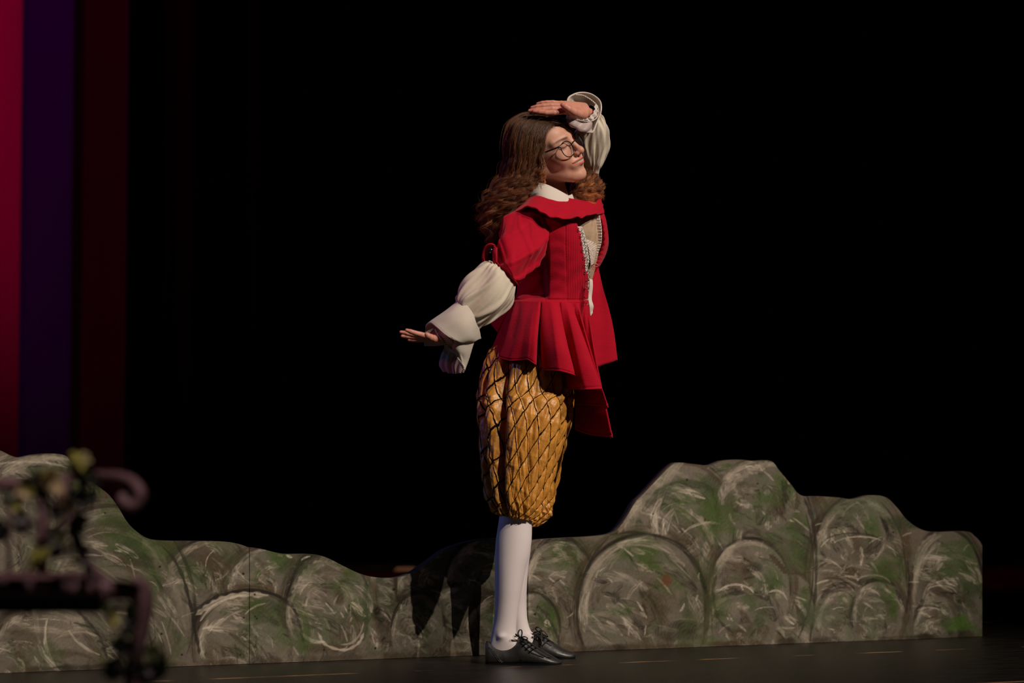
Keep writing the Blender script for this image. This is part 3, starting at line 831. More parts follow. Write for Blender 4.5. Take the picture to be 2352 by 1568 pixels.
def head_sdf(g):
    q = ((g - HC.astype(np.float32)) @ R3.astype(np.float32)).astype(np.float32)
    qa = q.copy(); qa[..., 1] = np.abs(qa[..., 1])              # mirrored
    d = ell(q, (-.014, 0, .030), (.094, .074, .086))
    d = smin(d, ell(q, (.036, 0, -.022), (.052, .056, .080)), .03)
    d = smin(d, cap(qa, (-.004, .052, -.050), (.058, .020, -.094), .016, .015), .028)
    d = smin(d, ell(q, (.072, 0, -.098), (.017, .020, .017)), .022)
    d = smin(d, ell(qa, (.058, .036, -.032), (.024, .024, .022)), .022)     # smiling cheek
    d = smin(d, cap(qa, (.078, .012, .024), (.060, .047, .022), .012, .011), .014)
    d = smax(d, -ell(qa, (.098, .031, .006), (.019, .019, .014)), .010)     # eye socket
    d = smin(d, sph(qa, (.070, .031, .005), .0150), .004)                   # lidded eye
    d = smin(d, cap(qa, (.0795, .018, .002), (.074, .043, .001), .0035, .0025), .004)
    d = smin(d, cap(q, (.086, 0, .014), (.106, 0, -.026), .0070, .0085), .013)
    d = smin(d, sph(q, (.1085, 0, -.030), .0105), .009)
    d = smin(d, ell(qa, (.098, .0118, -.034), (.0090, .0062, .0070)), .006)
    d = smax(d, -ell(qa, (.103, .0065, -.0425), (.005, .0030, .003)), .003)
    # muzzle and lips
    d = smin(d, ell(q, (.077, 0, -.058), (.0185, .032, .022)), .014)
    yy = qa[..., 1]
    cz = -.0575 + 2.5 * yy * yy                                            # smile curve
    cx = .0965 - 19.5 * yy * yy
    up = np.sqrt((q[..., 0] - cx + .0005) ** 2 + (q[..., 2] - cz - .0045) ** 2) - np.clip(.0048 - .10 * yy, .0014, .0050)
    lo = np.sqrt((q[..., 0] - cx + .0020) ** 2 + (q[..., 2] - cz + .0075) ** 2) - np.clip(.0070 - .16 * yy, .0015, .0072)
    out_ = np.maximum(yy - .033, 0) * 4
    slit = np.maximum(np.abs(q[..., 2] - cz + .0012) - np.clip(.0036 - .10 * yy, .0005, .0038), np.maximum(cx - .011 - q[..., 0], yy - .033))
    d = smin(d, up + out_, .004); d = smin(d, lo + out_, .004)
    d = smax(d, -slit, .0012)
    d = smax(d, -ell(q, (.096, 0, -.081), (.006, .02, .004)), .008)
    # ear
    e = ell(qa, (-.012, .073, -.008), (.015, .009, .028))
    e = smax(e, -ell(qa, (-.008, .084, -.006), (.009, .008, .017)), .004)
    d = smin(d, e, .006)
    # neck in world coordinates
    n1_ = HL((-.028, 0, -.045))
    d = smin(d, cap(g, n1_, NECK0, .050, .050), .02)
    return smin(d, cap(g, NECK0, P(1258, 500, 0.01), .052, .07), .03)


def skin_base(n): return np.tile(np.array((0.60, 0.315, 0.225)), (n, 1))


hv, hf = surf_nets(head_sdf, HC - np.array((.135, .13, .18)), HC + np.array((.14, .12, .13)), 0.0017)
q = (hv - HC) @ R3
ya = np.abs(q[:, 1])
hc = skin_base(len(hv))


def mixc(c, colr, a):
    a = np.clip(a, 0, 1)[:, None]
    return c * (1 - a) + np.array(colr) * a


g_ = lambda c, r: np.exp(-(((np.stack([q[:, 0], ya, q[:, 2]], 1) - c) / r) ** 2).sum(1))
hc = mixc(hc, (0.62, 0.22, 0.15), 0.45 * g_((.07, .042, -.03), (.03, .02, .02)))
hc = mixc(hc, (0.60, 0.22, 0.16), 0.4 * g_((.115, 0, -.032), (.012, .012, .012)))
# eyebrow
by = ya; bz = .0215 + .10 * (by - .01) - 9 * np.maximum(by - .034, 0) ** 2
brow = np.exp(-((q[:, 2] - bz) / .0036) ** 2) * np.clip((by - .009) / .006, 0, 1) * np.clip((.064 - by) / .014, 0, 1) * (q[:, 0] > .03)
hc = mixc(hc, (0.13, 0.055, 0.03), 0.95 * brow)
# lids, lash line
lz = .0005 - 18 * (ya - .031) ** 2 * -1
lash = np.exp(-((q[:, 2] - (-.0015 + 14 * (ya - .031) ** 2)) / .0016) ** 2) * (np.abs(ya - .031) < .0145) * (q[:, 0] > .06)
hc = mixc(hc, (0.05, 0.02, 0.015), 0.95 * lash)
crease = np.exp(-((q[:, 2] - (.012 - 18 * (ya - .031) ** 2)) / .0012) ** 2) * (np.abs(ya - .031) < .015) * (q[:, 0] > .06)
hc = mixc(hc, (0.30, 0.12, 0.08), 0.55 * crease)
# lips and teeth
cz = -.0575 + 2.5 * ya * ya; cx_ = .0965 - 19.5 * ya * ya
inl = (ya < .0335) & (q[:, 0] > .055)
dz = q[:, 2] - cz
lip = ((dz > -.0140 + .32 * ya) & (dz < .0085 - .20 * ya) & inl).astype(float)
hc = mixc(hc, (0.54, 0.10, 0.09), 0.9 * lip)
inner = inl & (np.abs(dz + .0012) < np.clip(.0038 - .10 * ya, .0007, .0040)) & (q[:, 0] < cx_ + .0022)
hc = mixc(hc, (0.10, 0.02, 0.02), 1.0 * inner)
teeth = inner & (ya < .0215)
tl = 0.78 - 0.25 * (np.abs(((ya / .0068) % 1) - .5) > .43)
hc[teeth] = np.stack([tl[teeth], tl[teeth] * .93, tl[teeth] * .82], 1)
nos = g_((.103, .0065, -.0425), (.0045, .0035, .003))
hc = mixc(hc, (0.12, 0.03, 0.02), 0.9 * nos)
spk = np.sin(q[:, 0] * 900 + 3 * np.sin(q[:, 1] * 700)) * np.sin(q[:, 2] * 800 + q[:, 1] * 500)
hc = mixc(hc, (0.45, 0.18, 0.12), 0.25 * (spk > .93) * (q[:, 2] > .02))

body = MB()
body.add(hv, hf.tolist(), hc)


# ---- hands: (path of (px,py,Y)), radii in m
def hand_sdf(fingers, palm, k=0.006, kf=0.0035):
    F_ = [(PP(p), r) for p, r in fingers]; Q_ = [(P(*a), P(*b_), ra, rb) for a, b_, ra, rb in palm]
    def f(g):
        d = None
        for a, b_, ra, rb in Q_:
            e = cap(g, a, b_, ra, rb); d = e if d is None else smin(d, e, k)
        for p, r in F_:
            e = None
            for i in range(len(p) - 1):
                s_ = cap(g, p[i], p[i + 1], r[i], r[i + 1]); e = s_ if e is None else smin(e, s_, .002)
            d = smin(d, e, kf)
        return d
    return f


def hand_bounds(fingers, palm):
    pts = np.vstack([PP(p) for p, r in fingers] + [PP([a, b_]) for a, b_, _, _ in palm])
    return pts.min(0) - .022, pts.max(0) + .022


def add_hand(fingers, palm, nail=True):
    lo, hi = hand_bounds(fingers, palm)
    v, f = surf_nets(hand_sdf(fingers, palm), lo, hi, .0014)
    c = np.tile(np.array((0.60, 0.27, 0.20)), (len(v), 1))
    for p, r in fingers:
        w = PP(p)
        tip = w[-1]
        dd = np.linalg.norm(v - tip, axis=1)
        c = mixc(c, (0.60, 0.20, 0.15), 0.5 * np.exp(-(dd / .014) ** 2))
        for j in w[1:-1]:
            dj = np.linalg.norm(v - j, axis=1)
            c = mixc(c, (0.42, 0.15, 0.11), 0.45 * (dj < r[0] * 1.35) * np.exp(-(((v - j) @ ((w[1] - w[0]) / np.linalg.norm(w[1] - w[0]))) / .0010) ** 2))
    body.add(v, f.tolist(), c)


# raised left hand, laid over the top of the head, palm turned to the audience
add_hand([
    ([(1292, 256, -.112), (1272, 258.5, -.118), (1254, 259, -.120), (1240, 257.5, -.118), (1227, 256, -.114)], [.0088, .0084, .0080, .0074, .0060]),
    ([(1292, 250, -.098), (1268, 250, -.104), (1248, 251.5, -.106), (1232, 252.5, -.104), (1217, 254.5, -.100)], [.0088, .0086, .0081, .0074, .0060]),
    ([(1290, 243, -.080), (1266, 242, -.084), (1248, 243, -.086), (1234, 245, -.084), (1222, 247.5, -.080)], [.0086, .0082, .0077, .0070, .0056]),
    ([(1290, 238, -.062), (1270, 235.5, -.064), (1256, 235.5, -.064), (1245, 236.5, -.062), (1235, 238.5, -.058)], [.0078, .0072, .0067, .0062, .0050]),
    ([(1330, 262, -.092), (1318, 257, -.112), (1306, 250, -.126), (1298, 244.5, -.130), (1293, 241.5, -.130)], [.0135, .0128, .0105, .0098, .0080]),
], [
    ((1340, 258, -.050), (1290, 254, -.106), .0165, .0105), ((1340, 254, -.046), (1290, 249, -.094), .0165, .0105),
    ((1340, 250, -.040), (1290, 242, -.078), .0160, .0100), ((1340, 247, -.034), (1290, 238, -.062), .0150, .0090),
    ((1338, 262, -.060), (1316, 258, -.106), .0180, .0130), ((1338, 256, -.046), (1362, 264, .01), .0190, .0150),
    ((1330, 248, -.040), (1300, 240, -.062), .0150, .0100),
])
# lowered right hand, held out flat behind
add_hand([
    ([(982, 772, -.305), (966, 768, -.315), (953, 764.5, -.322), (943, 761, -.326), (934, 758, -.328)], [.0084, .0080, .0074, .0066, .0050]),
    ([(980, 774, -.288), (962, 771.5, -.294), (947, 768, -.298), (934, 765, -.300), (921, 762.5, -.300)], [.0084, .0081, .0076, .0068, .0050]),
    ([(980, 776, -.270), (962, 776, -.272), (948, 774.5, -.272), (936, 773, -.272), (924, 772, -.272)], [.0082, .0077, .0072, .0064, .0050]),
    ([(982, 779, -.254), (968, 780.5, -.250), (957, 781, -.248), (948, 781, -.246), (940, 781, -.244)], [.0076, .0070, .0065, .0058, .0046]),
    ([(1008, 779, -.300), (998, 778, -.322), (989, 774.5, -.336), (983, 771, -.342), (980, 768, -.344)], [.0120, .0112, .0098, .0088, .0066]),
], [
    ((1022, 772, -.290), (982, 773, -.305), .0150, .0098), ((1022, 774, -.282), (980, 775, -.288), .0160, .0100),
    ((1022, 776, -.274), (980, 777, -.270), .0160, .0098), ((1022, 778, -.268), (982, 779, -.254), .0150, .0090),
    ((1018, 776, -.290), (1002, 779, -.312), .0160, .0130), ((1018, 774, -.280), (1060, 752, -.27), .0190, .0230),
])


def body_sdf(g):
    d = ell(g, P(1270, 560, 0.0), (.075, .075, .16))
    d = smin(d, ell(g, P(1250, 810, 0.0), (.08, .085, .11)), .08)
    d = smin(d, cap(g, P(1270, 620, 0), P(1255, 760, 0), .06, .065), .05)
    d = smin(d, cap(g, P(1258, 450, .01), P(1260, 520, .01), .046, .055), .04)
    for s_ in ((1198, 528, -.15, 1155, 660, -.23, 1040, 762, -.275), (1320, 530, .16, 1352, 368, .14, 1358, 268, .03)):
        a, b_, c_ = P(*s_[0:3]), P(*s_[3:6]), P(*s_[6:9])
        d = smin(d, cap(g, P(1262, 520, 0), a, .05, .045), .03)
        d = smin(d, cap(g, a, b_, .034, .022), .02); d = smin(d, cap(g, b_, c_, .022, .012), .01)
    for s_ in ((1210, 830, -.075, 1186, 1165, -.13, 1160, 1462, -.14), (1225, 830, .075, 1190, 1160, .10, 1190, 1450, .12)):
        a, b_, c_ = P(*s_[0:3]), P(*s_[3:6]), P(*s_[6:9])
        d = smin(d, cap(g, a, b_, .060, .026), .03); d = smin(d, cap(g, b_, c_, .024, .012), .02)
    return d


bv, bf = surf_nets(body_sdf, (-.28, -.34, .03), (.34, .28, 1.55), .009)
body.add(bv, bf.tolist(), skin_base(len(bv)))
o = body.obj('body', M['skin'], root)

# ------------------------------------------------------------------ stockings and shoes
near = loft([((1152, 1140), (1226, 1140), -.13, .050), ((1150, 1165), (1223, 1170), -.13, .050), ((1145, 1200), (1222, 1200), -.132, .050), ((1139, 1240), (1221, 1240), -.134, .052), ((1137, 1275), (1216, 1275), -.136, .052),
             ((1136.5, 1310), (1207, 1310), -.138, .050), ((1136.5, 1350), (1199, 1350), -.14, .045), ((1136, 1390), (1192, 1390), -.14, .039), ((1134, 1425), (1187, 1425), -.14, .034),
             ((1130, 1450), (1186, 1448), -.14, .033), ((1127, 1470), (1190, 1462), -.14, .034), ((1122, 1492), (1215, 1478), -.14, .032), ((1124, 1510), (1222, 1500), -.14, .030)],
            64, 160, lambda ph, t: 0.0045 * np.exp(-((t - .80) / .035) ** 2 - ((ph - 1.75) / .35) ** 2) - .003 * np.exp(-((t - .82) / .05) ** 2 - ((ph - 2.3) / .25) ** 2))
o = new_obj('stocking', near[0], near[1], M['stocking'], root)
far = loft([((1160, 1130), (1226, 1130), .10, .050), ((1160, 1200), (1222, 1200), .10, .050), ((1156, 1260), (1219, 1260), .11, .051), ((1154, 1300), (1214, 1300), .112, .049),
            ((1158, 1350), (1210, 1350), .116, .044), ((1162, 1390), (1209, 1390), .12, .037), ((1168, 1425), (1212, 1425), .12, .033), ((1168, 1447), (1219, 1447), .12, .033),
            ((1166, 1462), (1228, 1456), .12, .034), ((1168, 1490), (1245, 1474), .12, .031), ((1170, 1500), (1250, 1490), .12, .03)], 64, 120)
o = new_obj('stocking', far[0], far[1], M['stocking'], root)


def shoe(prof, Yc, toe_turn, lace_pts, bow, name='shoe'):
    """prof: list of (px, top py, bottom py, half width m)"""
    rows = []
    A = []
    for (px, ty, by_, hw) in prof:
        A.append((px, P(px, ty, Yc)[2], max(P(px, by_, Yc)[2], 0.0), hw))
    A = catmull(np.array(A), 90)
    nu = 40
    phi = np.linspace(0, 2 * pi, nu, endpoint=False)
    V = []
    t = np.linspace(0, 1, 90)
    for k, (px, zt, zb, hw) in enumerate(A):
        X = P(px, 1500, Yc)[0]
        hw = max(hw, .002); zc = zb + (zt - zb) * .38
        for a in phi:
            c, s_ = cos(a), sin(a)
            if s_ > 0:
                yy = hw * np.sign(c) * abs(c) ** .85; zz = zc + (zt - zc) * s_ ** .95
                yy *= (1 - .30 * s_)
            else:
                yy = hw * np.sign(c) * abs(c) ** .45; zz = zc - (zc - zb) * abs(s_) ** .5
            V.append((X, Yc + yy + toe_turn * (px - prof[0][0]) * S, zz))
    f = grid_faces(nu, 90, True); f.append(tuple(range(nu))[::-1]); f.append(tuple(range(nu * 89, nu * 90)))
    o = new_obj(name, V, f, M['leather'], root)
    V = np.array(V).reshape(90, nu, 3)
    # sole and heel
    so = MB()
    ks = [k for k in range(1, 89)]
    ring = []
    for k in ks: ring.append((V[k, :, 0].mean(), V[k, :, 1].min() - .0004, 0))
    ring2 = []
    for k in ks: ring2.append((V[k, :, 0].mean(), V[k, :, 1].max() + .0004, 0))
    loop = ring + ring2[::-1]
    n_ = len(loop); zlo = .0005
    vv = [(a, b_, zlo) for a, b_, _ in loop] + [(a, b_, .0045) for a, b_, _ in loop]
    ff = [(i, (i + 1) % n_, n_ + (i + 1) % n_, n_ + i) for i in range(n_)] + [tuple(range(n_))[::-1], tuple(range(n_, 2 * n_))]
    so.add(vv, ff)
    so.obj('sole', M['sole'], o, smooth=False)
    # stitched seams along heel counter and vamp
    def surf(px, a):                                       # point on the near side of the upper
        x = P(px, 1500, Yc)[0]
        kf = float(np.interp(x, V[:, 0, 0], np.arange(90))); k = min(int(kf), 88); fk = kf - k
        a = a % (2 * pi); i = a / (2 * pi) * nu; i0 = int(i) % nu; fr_ = i - int(i)
        r_ = lambda kk: V[kk, i0] * (1 - fr_) + V[kk, (i0 + 1) % nu] * fr_
        return r_(k) * (1 - fk) + r_(k + 1) * fk
    x0 = prof[0][0]; ln = prof[-1][0] - prof[0][0]
    for rows_ in ([(x0 + ln * (.04 + .17 * s_), pi + .55 - 1.15 * (1 - s_) ** .8) for s_ in np.linspace(0, 1, 14)], [(x0 + ln * (.56 - .10 * s_), pi - .75 + 1.0 * s_) for s_ in np.linspace(0, 1, 14)]):
        A_ = catmull([surf(*q_) + np.array((0, -.0009, 0)) for q_ in rows_], 40)
        B_ = catmull([surf(q_[0] + ln * .025, q_[1]) + np.array((0, -.0009, 0)) for q_ in rows_], 40)
        loop_ = np.vstack([A_, B_[::-1]])
        v_, f_ = tube(loop_, .0005, 5, closed=True)
        new_obj('seam', v_, f_, M['leather'], o)
    lm = MB()
    for pts in lace_pts:
        v_, f_ = tube(catmull(PP(pts), 40), .0024, 6, flat=.6); lm.add(v_, f_)
    for pts in bow:
        v_, f_ = tube(catmull(PP(pts), 50), .0030, 6, flat=.5); lm.add(v_, f_)
    lm.obj('shoelace', M['lace_black'], o)
    return o


tn = -.14
shoe([(1114.5, 1482, 1516, .012), (1116, 1474, 1523, .022), (1120, 1471.5, 1525, .028), (1132, 1475, 1525, .031), (1150, 1479, 1525, .032), (1168, 1478.5, 1525, .033), (1182, 1472, 1525, .034), (1192, 1464, 1525, .035),
      (1200, 1463, 1525, .036), (1216, 1472, 1525, .038), (1240, 1487, 1525, .040), (1258, 1498, 1525, .038), (1270, 1505, 1525, .033), (1280, 1511, 1524, .024), (1286, 1514, 1522, .014), (1290, 1516, 1520, .004)],
     tn, -.12,
     [[(1190, 1466, -.168), (1196, 1464, -.160), (1204, 1466, -.148)], [(1196, 1472, -.180), (1204, 1468, -.168), (1212, 1470, -.150)], [(1203, 1479, -.190), (1212, 1475, -.176), (1220, 1477, -.156)],
      [(1211, 1486, -.196), (1220, 1481, -.184), (1228, 1483, -.160)], [(1219, 1492, -.2), (1228, 1487, -.190), (1236, 1489, -.168)],
      [(1190, 1462, -.170), (1205, 1475, -.186), (1222, 1488, -.198), (1238, 1497, -.202), (1252, 1506, -.202)], [(1196, 1461, -.164), (1214, 1474, -.182), (1234, 1488, -.194), (1254, 1500, -.2), (1268, 1508, -.196)]],
     [[(1196, 1466, -.170), (1190, 1456, -.176), (1192, 1448, -.176), (1197, 1446, -.172), (1199, 1453, -.168), (1197, 1464, -.168)], [(1196, 1464, -.172), (1187, 1460, -.182), (1185, 1456, -.186), (1190, 1460, -.180)],
      [(1196, 1463, -.172), (1206, 1462, -.180), (1212, 1466, -.182), (1206, 1468, -.180), (1197, 1465, -.172)]])
shoe([(1160, 1478, 1502, .012), (1162, 1466, 1510, .024), (1170, 1458, 1511, .029), (1190, 1462, 1511, .032), (1205, 1461, 1511, .033), (1220, 1454, 1511, .034), (1232, 1449, 1511, .035),
      (1245, 1455, 1511, .037), (1262, 1467, 1511, .039), (1280, 1479, 1511, .040), (1296, 1488, 1511, .036), (1308, 1493, 1511, .028), (1317, 1496, 1510, .018), (1322, 1500, 1506, .005)],
     .128, -.10,
     [[(1224, 1455, .098), (1232, 1450, .108), (1240, 1452, .12)], [(1232, 1463, .086), (1240, 1456, .098), (1248, 1458, .118)], [(1242, 1471, .078), (1249, 1463, .09), (1256, 1465, .11)],
      [(1250, 1477, .074), (1258, 1470, .086), (1265, 1472, .106)], [(1226, 1456, .092), (1242, 1466, .080), (1244, 1482, .074)], [(1228, 1450, .10), (1250, 1463, .084), (1272, 1476, .078)]],
     [[(1236, 1450, .096), (1230, 1444, .090), (1233, 1440, .088), (1241, 1442, .088), (1244, 1452, .086), (1243, 1466, .082), (1242, 1482, .078)], [(1237, 1450, .094), (1246, 1448, .086), (1256, 1457, .084), (1258, 1462, .084), (1250, 1458, .088), (1238, 1451, .092)],
      [(1237, 1450, .094), (1231, 1455, .088), (1226, 1457, .086)]])

# ------------------------------------------------------------------ breeches


def lattice(u, v):
    """u, v in pixels along the cloth -> coordinates of the cord net (integer lines)"""
    a = np.array((13.5, 28.0)); b_ = np.array((23.5, -20.5))
    w = 1 / (1 + np.exp((u - 120) / 20.0))                    # net leans the other way towards the back
    v = v + 16 * w * (120 - u) / 60.0
    det = a[0] * b_[1] - a[1] * b_[0]
    s_ = (u * b_[1] - v * b_[0]) / det
    t_ = (a[0] * v - a[1] * u) / det
    return s_, t_


def bloomer(rings, nu, nv, seed, y0, y1, foldphi, hemfold=16):
    rg = np.random.default_rng(seed)
    ph0 = rg.uniform(0, 6, 6)
    uvs = {}
    def disp(PH, T):
        U = .45 * (pi - PH) / pi * 345.0 + .55 * (1 + np.cos(PH)) * 140.0                            # pixels of cloth, from the back round the near side
        Vv = y0 + (y1 - y0) * T
        s_, t_ = lattice(U, Vv)
        uvs['uv'] = np.stack([s_.ravel(), t_.ravel()], 1)
        ds_ = np.abs((s_ % 1) - .5) * 2; dt_ = np.abs((t_ % 1) - .5) * 2
        puff = (np.minimum(ds_, dt_) + 1e-4) ** .55
        k = .0085 * (puff - .5)
        # soft vertical folds, gathered hard at knee
        gat = np.exp(-((1 - T) / .10)) + .5 * np.exp(-T / .06)
        k += .0035 * np.sin(PH * 7 + ph0[0] + 1.5 * np.sin(T * 5)) * (0.4 + .6 * T)
        k += gat * (.006 * np.sin(PH * hemfold + ph0[1] + 2 * np.sin(PH * 3)) + .003 * np.sin(PH * (hemfold * 1.9) + ph0[2] + T * 9))
        for (fp, wd, dp) in foldphi:
            k += -dp * np.exp(-((PH - fp - .10 * np.sin(T * 4)) / wd) ** 2) * np.sin(pi * np.clip(T * 1.02, 0, 1)) ** .5
        k += .0018 * np.sin(PH * 31 + 6 * np.sin(T * 11) + ph0[3]) * np.sin(T * 60 + ph0[4] + 3 * np.sin(PH * 9))
        return k
    v_, f_, _ = loft(rings, nu, nv, disp)
    return v_, f_, uvs['uv']


nb = bloomer([((1170, 770), (1300, 770), -.02, .09), ((1127, 803), (1313, 803), -.02, .105), ((1110, 836), (1316, 836), -.03, .118), ((1097, 893), (1316, 898), -.045, .13), ((1094, 926), (1316, 920), -.06, .135),
              ((1097, 968), (1309, 968), -.07, .142), ((1102, 1038), (1290, 1024), -.09, .128), ((1106, 1081), (1274, 1081), -.10, .118), ((1113, 1131), (1257, 1137), -.112, .104), ((1124, 1160), (1246, 1170), -.12, .092),
              ((1136, 1179), (1232, 1192), -.125, .075), ((1146, 1180), (1226, 1196), -.13, .060), ((1151, 1170), (1222, 1188), -.13, .053), ((1153, 1160), (1220, 1178), -.13, .050)],
             420, 420, 3, 770, 1190, [(2.02, .13, .036), (2.55, .09, .016), (1.25, .07, .006)])
o = new_obj('breeches', nb[0], nb[1], M['gold'], root, uv=nb[2])
fb = bloomer([((1150, 780), (1316, 780), .05, .12), ((1120, 860), (1318, 860), .06, .135), ((1115, 920), (1316, 920), .07, .132), ((1120, 968), (1311, 968), .08, .125), ((1130, 1038), (1298, 1024), .095, .112), ((1140, 1081), (1286, 1081), .10, .10),
              ((1150, 1131), (1276, 1137), .10, .088), ((1160, 1160), (1268, 1165), .10, .08), ((1168, 1185), (1267, 1182), .10, .072), ((1176, 1212), (1250, 1200), .10, .062), ((1178, 1214), (1236, 1208), .10, .056), ((1174, 1200), (1224, 1200), .10, .05)],
             300, 300, 5, 770, 1190, [(1.3, .1, .004)])
o2 = new_obj('leg_panel', fb[0], fb[1], M['gold'], o, uv=fb[2])

# ------------------------------------------------------------------ jacket
bod_rows = [(462, 1208, 1330, .11), (480, 1185, 1362, .155), (500, 1176, 1372, .175), (520, 1170, 1378, .18), (560, 1172, 1381, .172), (600, 1180, 1377, .158), (640, 1188, 1366, .142), (670, 1188, 1358, .134), (692, 1180, 1354, .136), (704, 1176, 1354, .14)]
front_edge = [(462, 1310), (500, 1318), (515, 1326), (545, 1336), (580, 1342), (620, 1347), (660, 1349), (695, 1347), (704, 1346)]
fe = catmull(np.array(front_edge, float), 60)


def torso_at(y):
    A = catmull(np.array(bod_rows, float), 300)
    return [np.interp(y, A[:, 0], A[:, i]) for i in (1, 2, 3)]


def bodice():
    nv, nu = 200, 260
    ys_ = np.linspace(462, 702, nv)
    xl, xr, ry = torso_at(ys_)
    ex = np.interp(ys_, fe[:, 0], fe[:, 1])
    c = (xl + xr) / 2; rx = (xr - xl) / 2
    phe = np.arccos(np.clip((c - ex) / rx, -1, 1))
    V = []
    for j, y in enumerate(ys_):
        a = np.linspace(-1.9, phe[j], nu)                    # from the far back round the near side to the front edge
        x = c[j] - rx[j] * np.cos(a); Y = -ry[j] * np.sin(a)
        ribs = .0009 * np.sin(x / 5.2 * 2 * pi) * np.clip((x - 1296) / 6, 0, 1) * (np.sin(a) > 0)
        seam = -.003 * np.exp(-((x - (1254 - .01 * (y - 500))) / 1.6) ** 2) * (Y < 0) - .0022 * np.exp(-((x - (1300 + .02 * (y - 600))) / 1.5) ** 2) * (Y < 0)
        crump = .0028 * np.sin(x * .11 + y * .05 + 2 * np.sin(y * .03)) * np.sin(y * .045 + x * .02) + .0016 * np.sin(y * .21 + 2 * np.sin(x * .07)) * np.exp(-((x - 1275) / 26) ** 2) * .5
        sm = np.clip((1264 - x) / 16, 0, 1); sm = sm * sm * (3 - 2 * sm)
        rec = -.055 * sm * (Y < 0) * np.clip((y - 525) / 50, 0, 1) * np.clip((688 - y) / 16, 0, 1)
        wb = .004 * np.exp(-((y - 694) / 3.5) ** 2) - .003 * np.exp(-((y - 688) / 2) ** 2)
        k = ribs + seam + crump + wb
        d = np.stack([-np.cos(a), -np.sin(a) * 1.0], 1)
        p = np.array([P(x[i], y, Y[i]) for i in range(nu)])
        p[:, 0] += k * d[:, 0]; p[:, 1] += (k + rec) * d[:, 1]
        V.append(p)
    return np.array(V).reshape(-1, 3), grid_faces(nu, nv)


bv_, bf_ = bodice()
jacket = new_obj('jacket', bv_, bf_, M['red'], root); solid(jacket, .003, 0)

# near sleeve of the jacket
def sleeve_disp(PH, T):
    k = .007 * np.sin(PH * 2.2 + T * 7) * np.sin(T * pi) + .005 * np.maximum(0, np.sin(PH * 4 + T * 11 + .6)) ** 2 * np.sin(T * pi) ** .5 + .004 * np.sin(PH * 5 - T * 10 + 1) * np.sin(T * pi) ** .6
    k += .0045 * np.exp(-((T - .93) / .02) ** 2)
    k += .0040 * np.maximum(0, np.sin(PH * 6 + T * 15 + 1.5 * np.sin(PH * 2))) ** 7 * np.sin(T * pi) ** .5 + .0018 * np.maximum(0, np.sin(PH * 7 + T * 12 + 2)) ** 4 * np.sin(T * pi)
    k += .0065 * np.maximum(0, np.sin(PH * 5.0 - T * 13 + 2)) ** 3 * (T > .15) * np.sin(T * pi)
    return k


sl = loft([((1200, 478), (1256, 492), -.13, .035), ((1180, 492), (1257, 520), -.148, .052), ((1164, 510), (1256, 552), -.162, .062), ((1152, 535), (1250, 580), -.178, .067), ((1144, 560), (1232, 604), -.192, .068),
           ((1139, 582), (1212, 626), -.202, .067), ((1137, 596), (1197, 643), -.208, .066), ((1139, 602), (1189, 650), -.210, .063), ((1141, 604), (1186, 652), -.210, .058)], 160, 160, sleeve_disp)
o = new_obj('sleeve', sl[0], sl[1], M['red'], jacket); solid(o, .003, 0)
# shoulder strap tab with dark button at the sleeve edge
v_, f_, _ = sheet([[(1140, 568, -.235), (1128, 562, -.24), (1118, 566, -.235), (1112, 578, -.225), (1110, 592, -.215), (1112, 603, -.21)],
                   [(1142, 570, -.20), (1134, 566, -.20), (1127, 570, -.19), (1122, 582, -.185), (1120, 594, -.18), (1122, 604, -.18)]], 30, 8)
o = new_obj('sleeve_tab', v_, f_, M['red'], jacket); solid(o, .005)
v_, f_, _ = sheet([[(1134, 564, -.25), (1131, 580, -.255), (1132, 604, -.25)], [(1141, 568, -.262), (1140, 584, -.268), (1140, 602, -.262)]], 20, 6, lambda u, t: .002 * np.sin(t * pi))
o2 = new_obj('sleeve_tab', v_, f_, M['red'], jacket); solid(o2, .006)
v_, f_ = ball(P(1127, 575, -.245), .0085, 16, 10)
new_obj('button', v_, f_, M['frame'], jacket)
# far upper sleeve, mostly behind the hair
sl = loft([((1290, 505), (1380, 500), .14, .06), ((1300, 470), (1378, 470), .16, .062), ((1318, 430), (1376, 432), .165, .056), ((1330, 402), (1374, 406), .16, .048)], 60, 50, sleeve_disp)
o = new_obj('sleeve', sl[0], sl[1], M['red'], jacket); solid(o, .003, 0)

# broad falling collar
top = [(1225, 470, .07), (1214, 462, .03), (1222, 450, -.03), (1241, 445, -.07), (1268, 448, -.085), (1300, 456, -.078), (1335, 462, -.045), (1364, 466, .0), (1378, 470, .05)]
mid = [(1200, 485, .10), (1186, 484, .03), (1196, 472, -.08), (1224, 461, -.135), (1256, 468, -.15), (1296, 476, -.14), (1336, 479, -.10), (1368, 480, -.03), (1384, 480, .04)]
bot = [(1185, 505, .10), (1163, 506, .00), (1172, 500, -.12), (1212, 478, -.20), (1243, 489, -.225), (1282, 503, -.215), (1322, 501, -.185), (1352, 496, -.13), (1386, 491, .0)]
v_, f_, _ = sheet([top, mid, bot], 160, 40, lambda u, t: .0026 * np.sin(u * 30 + 3 * np.sin(u * 9)) * t ** 2 + .0015 * np.sin(u * 80) * t ** 4)
col_o = new_obj('collar', v_, f_, M['red'], jacket); solid(col_o, .004)
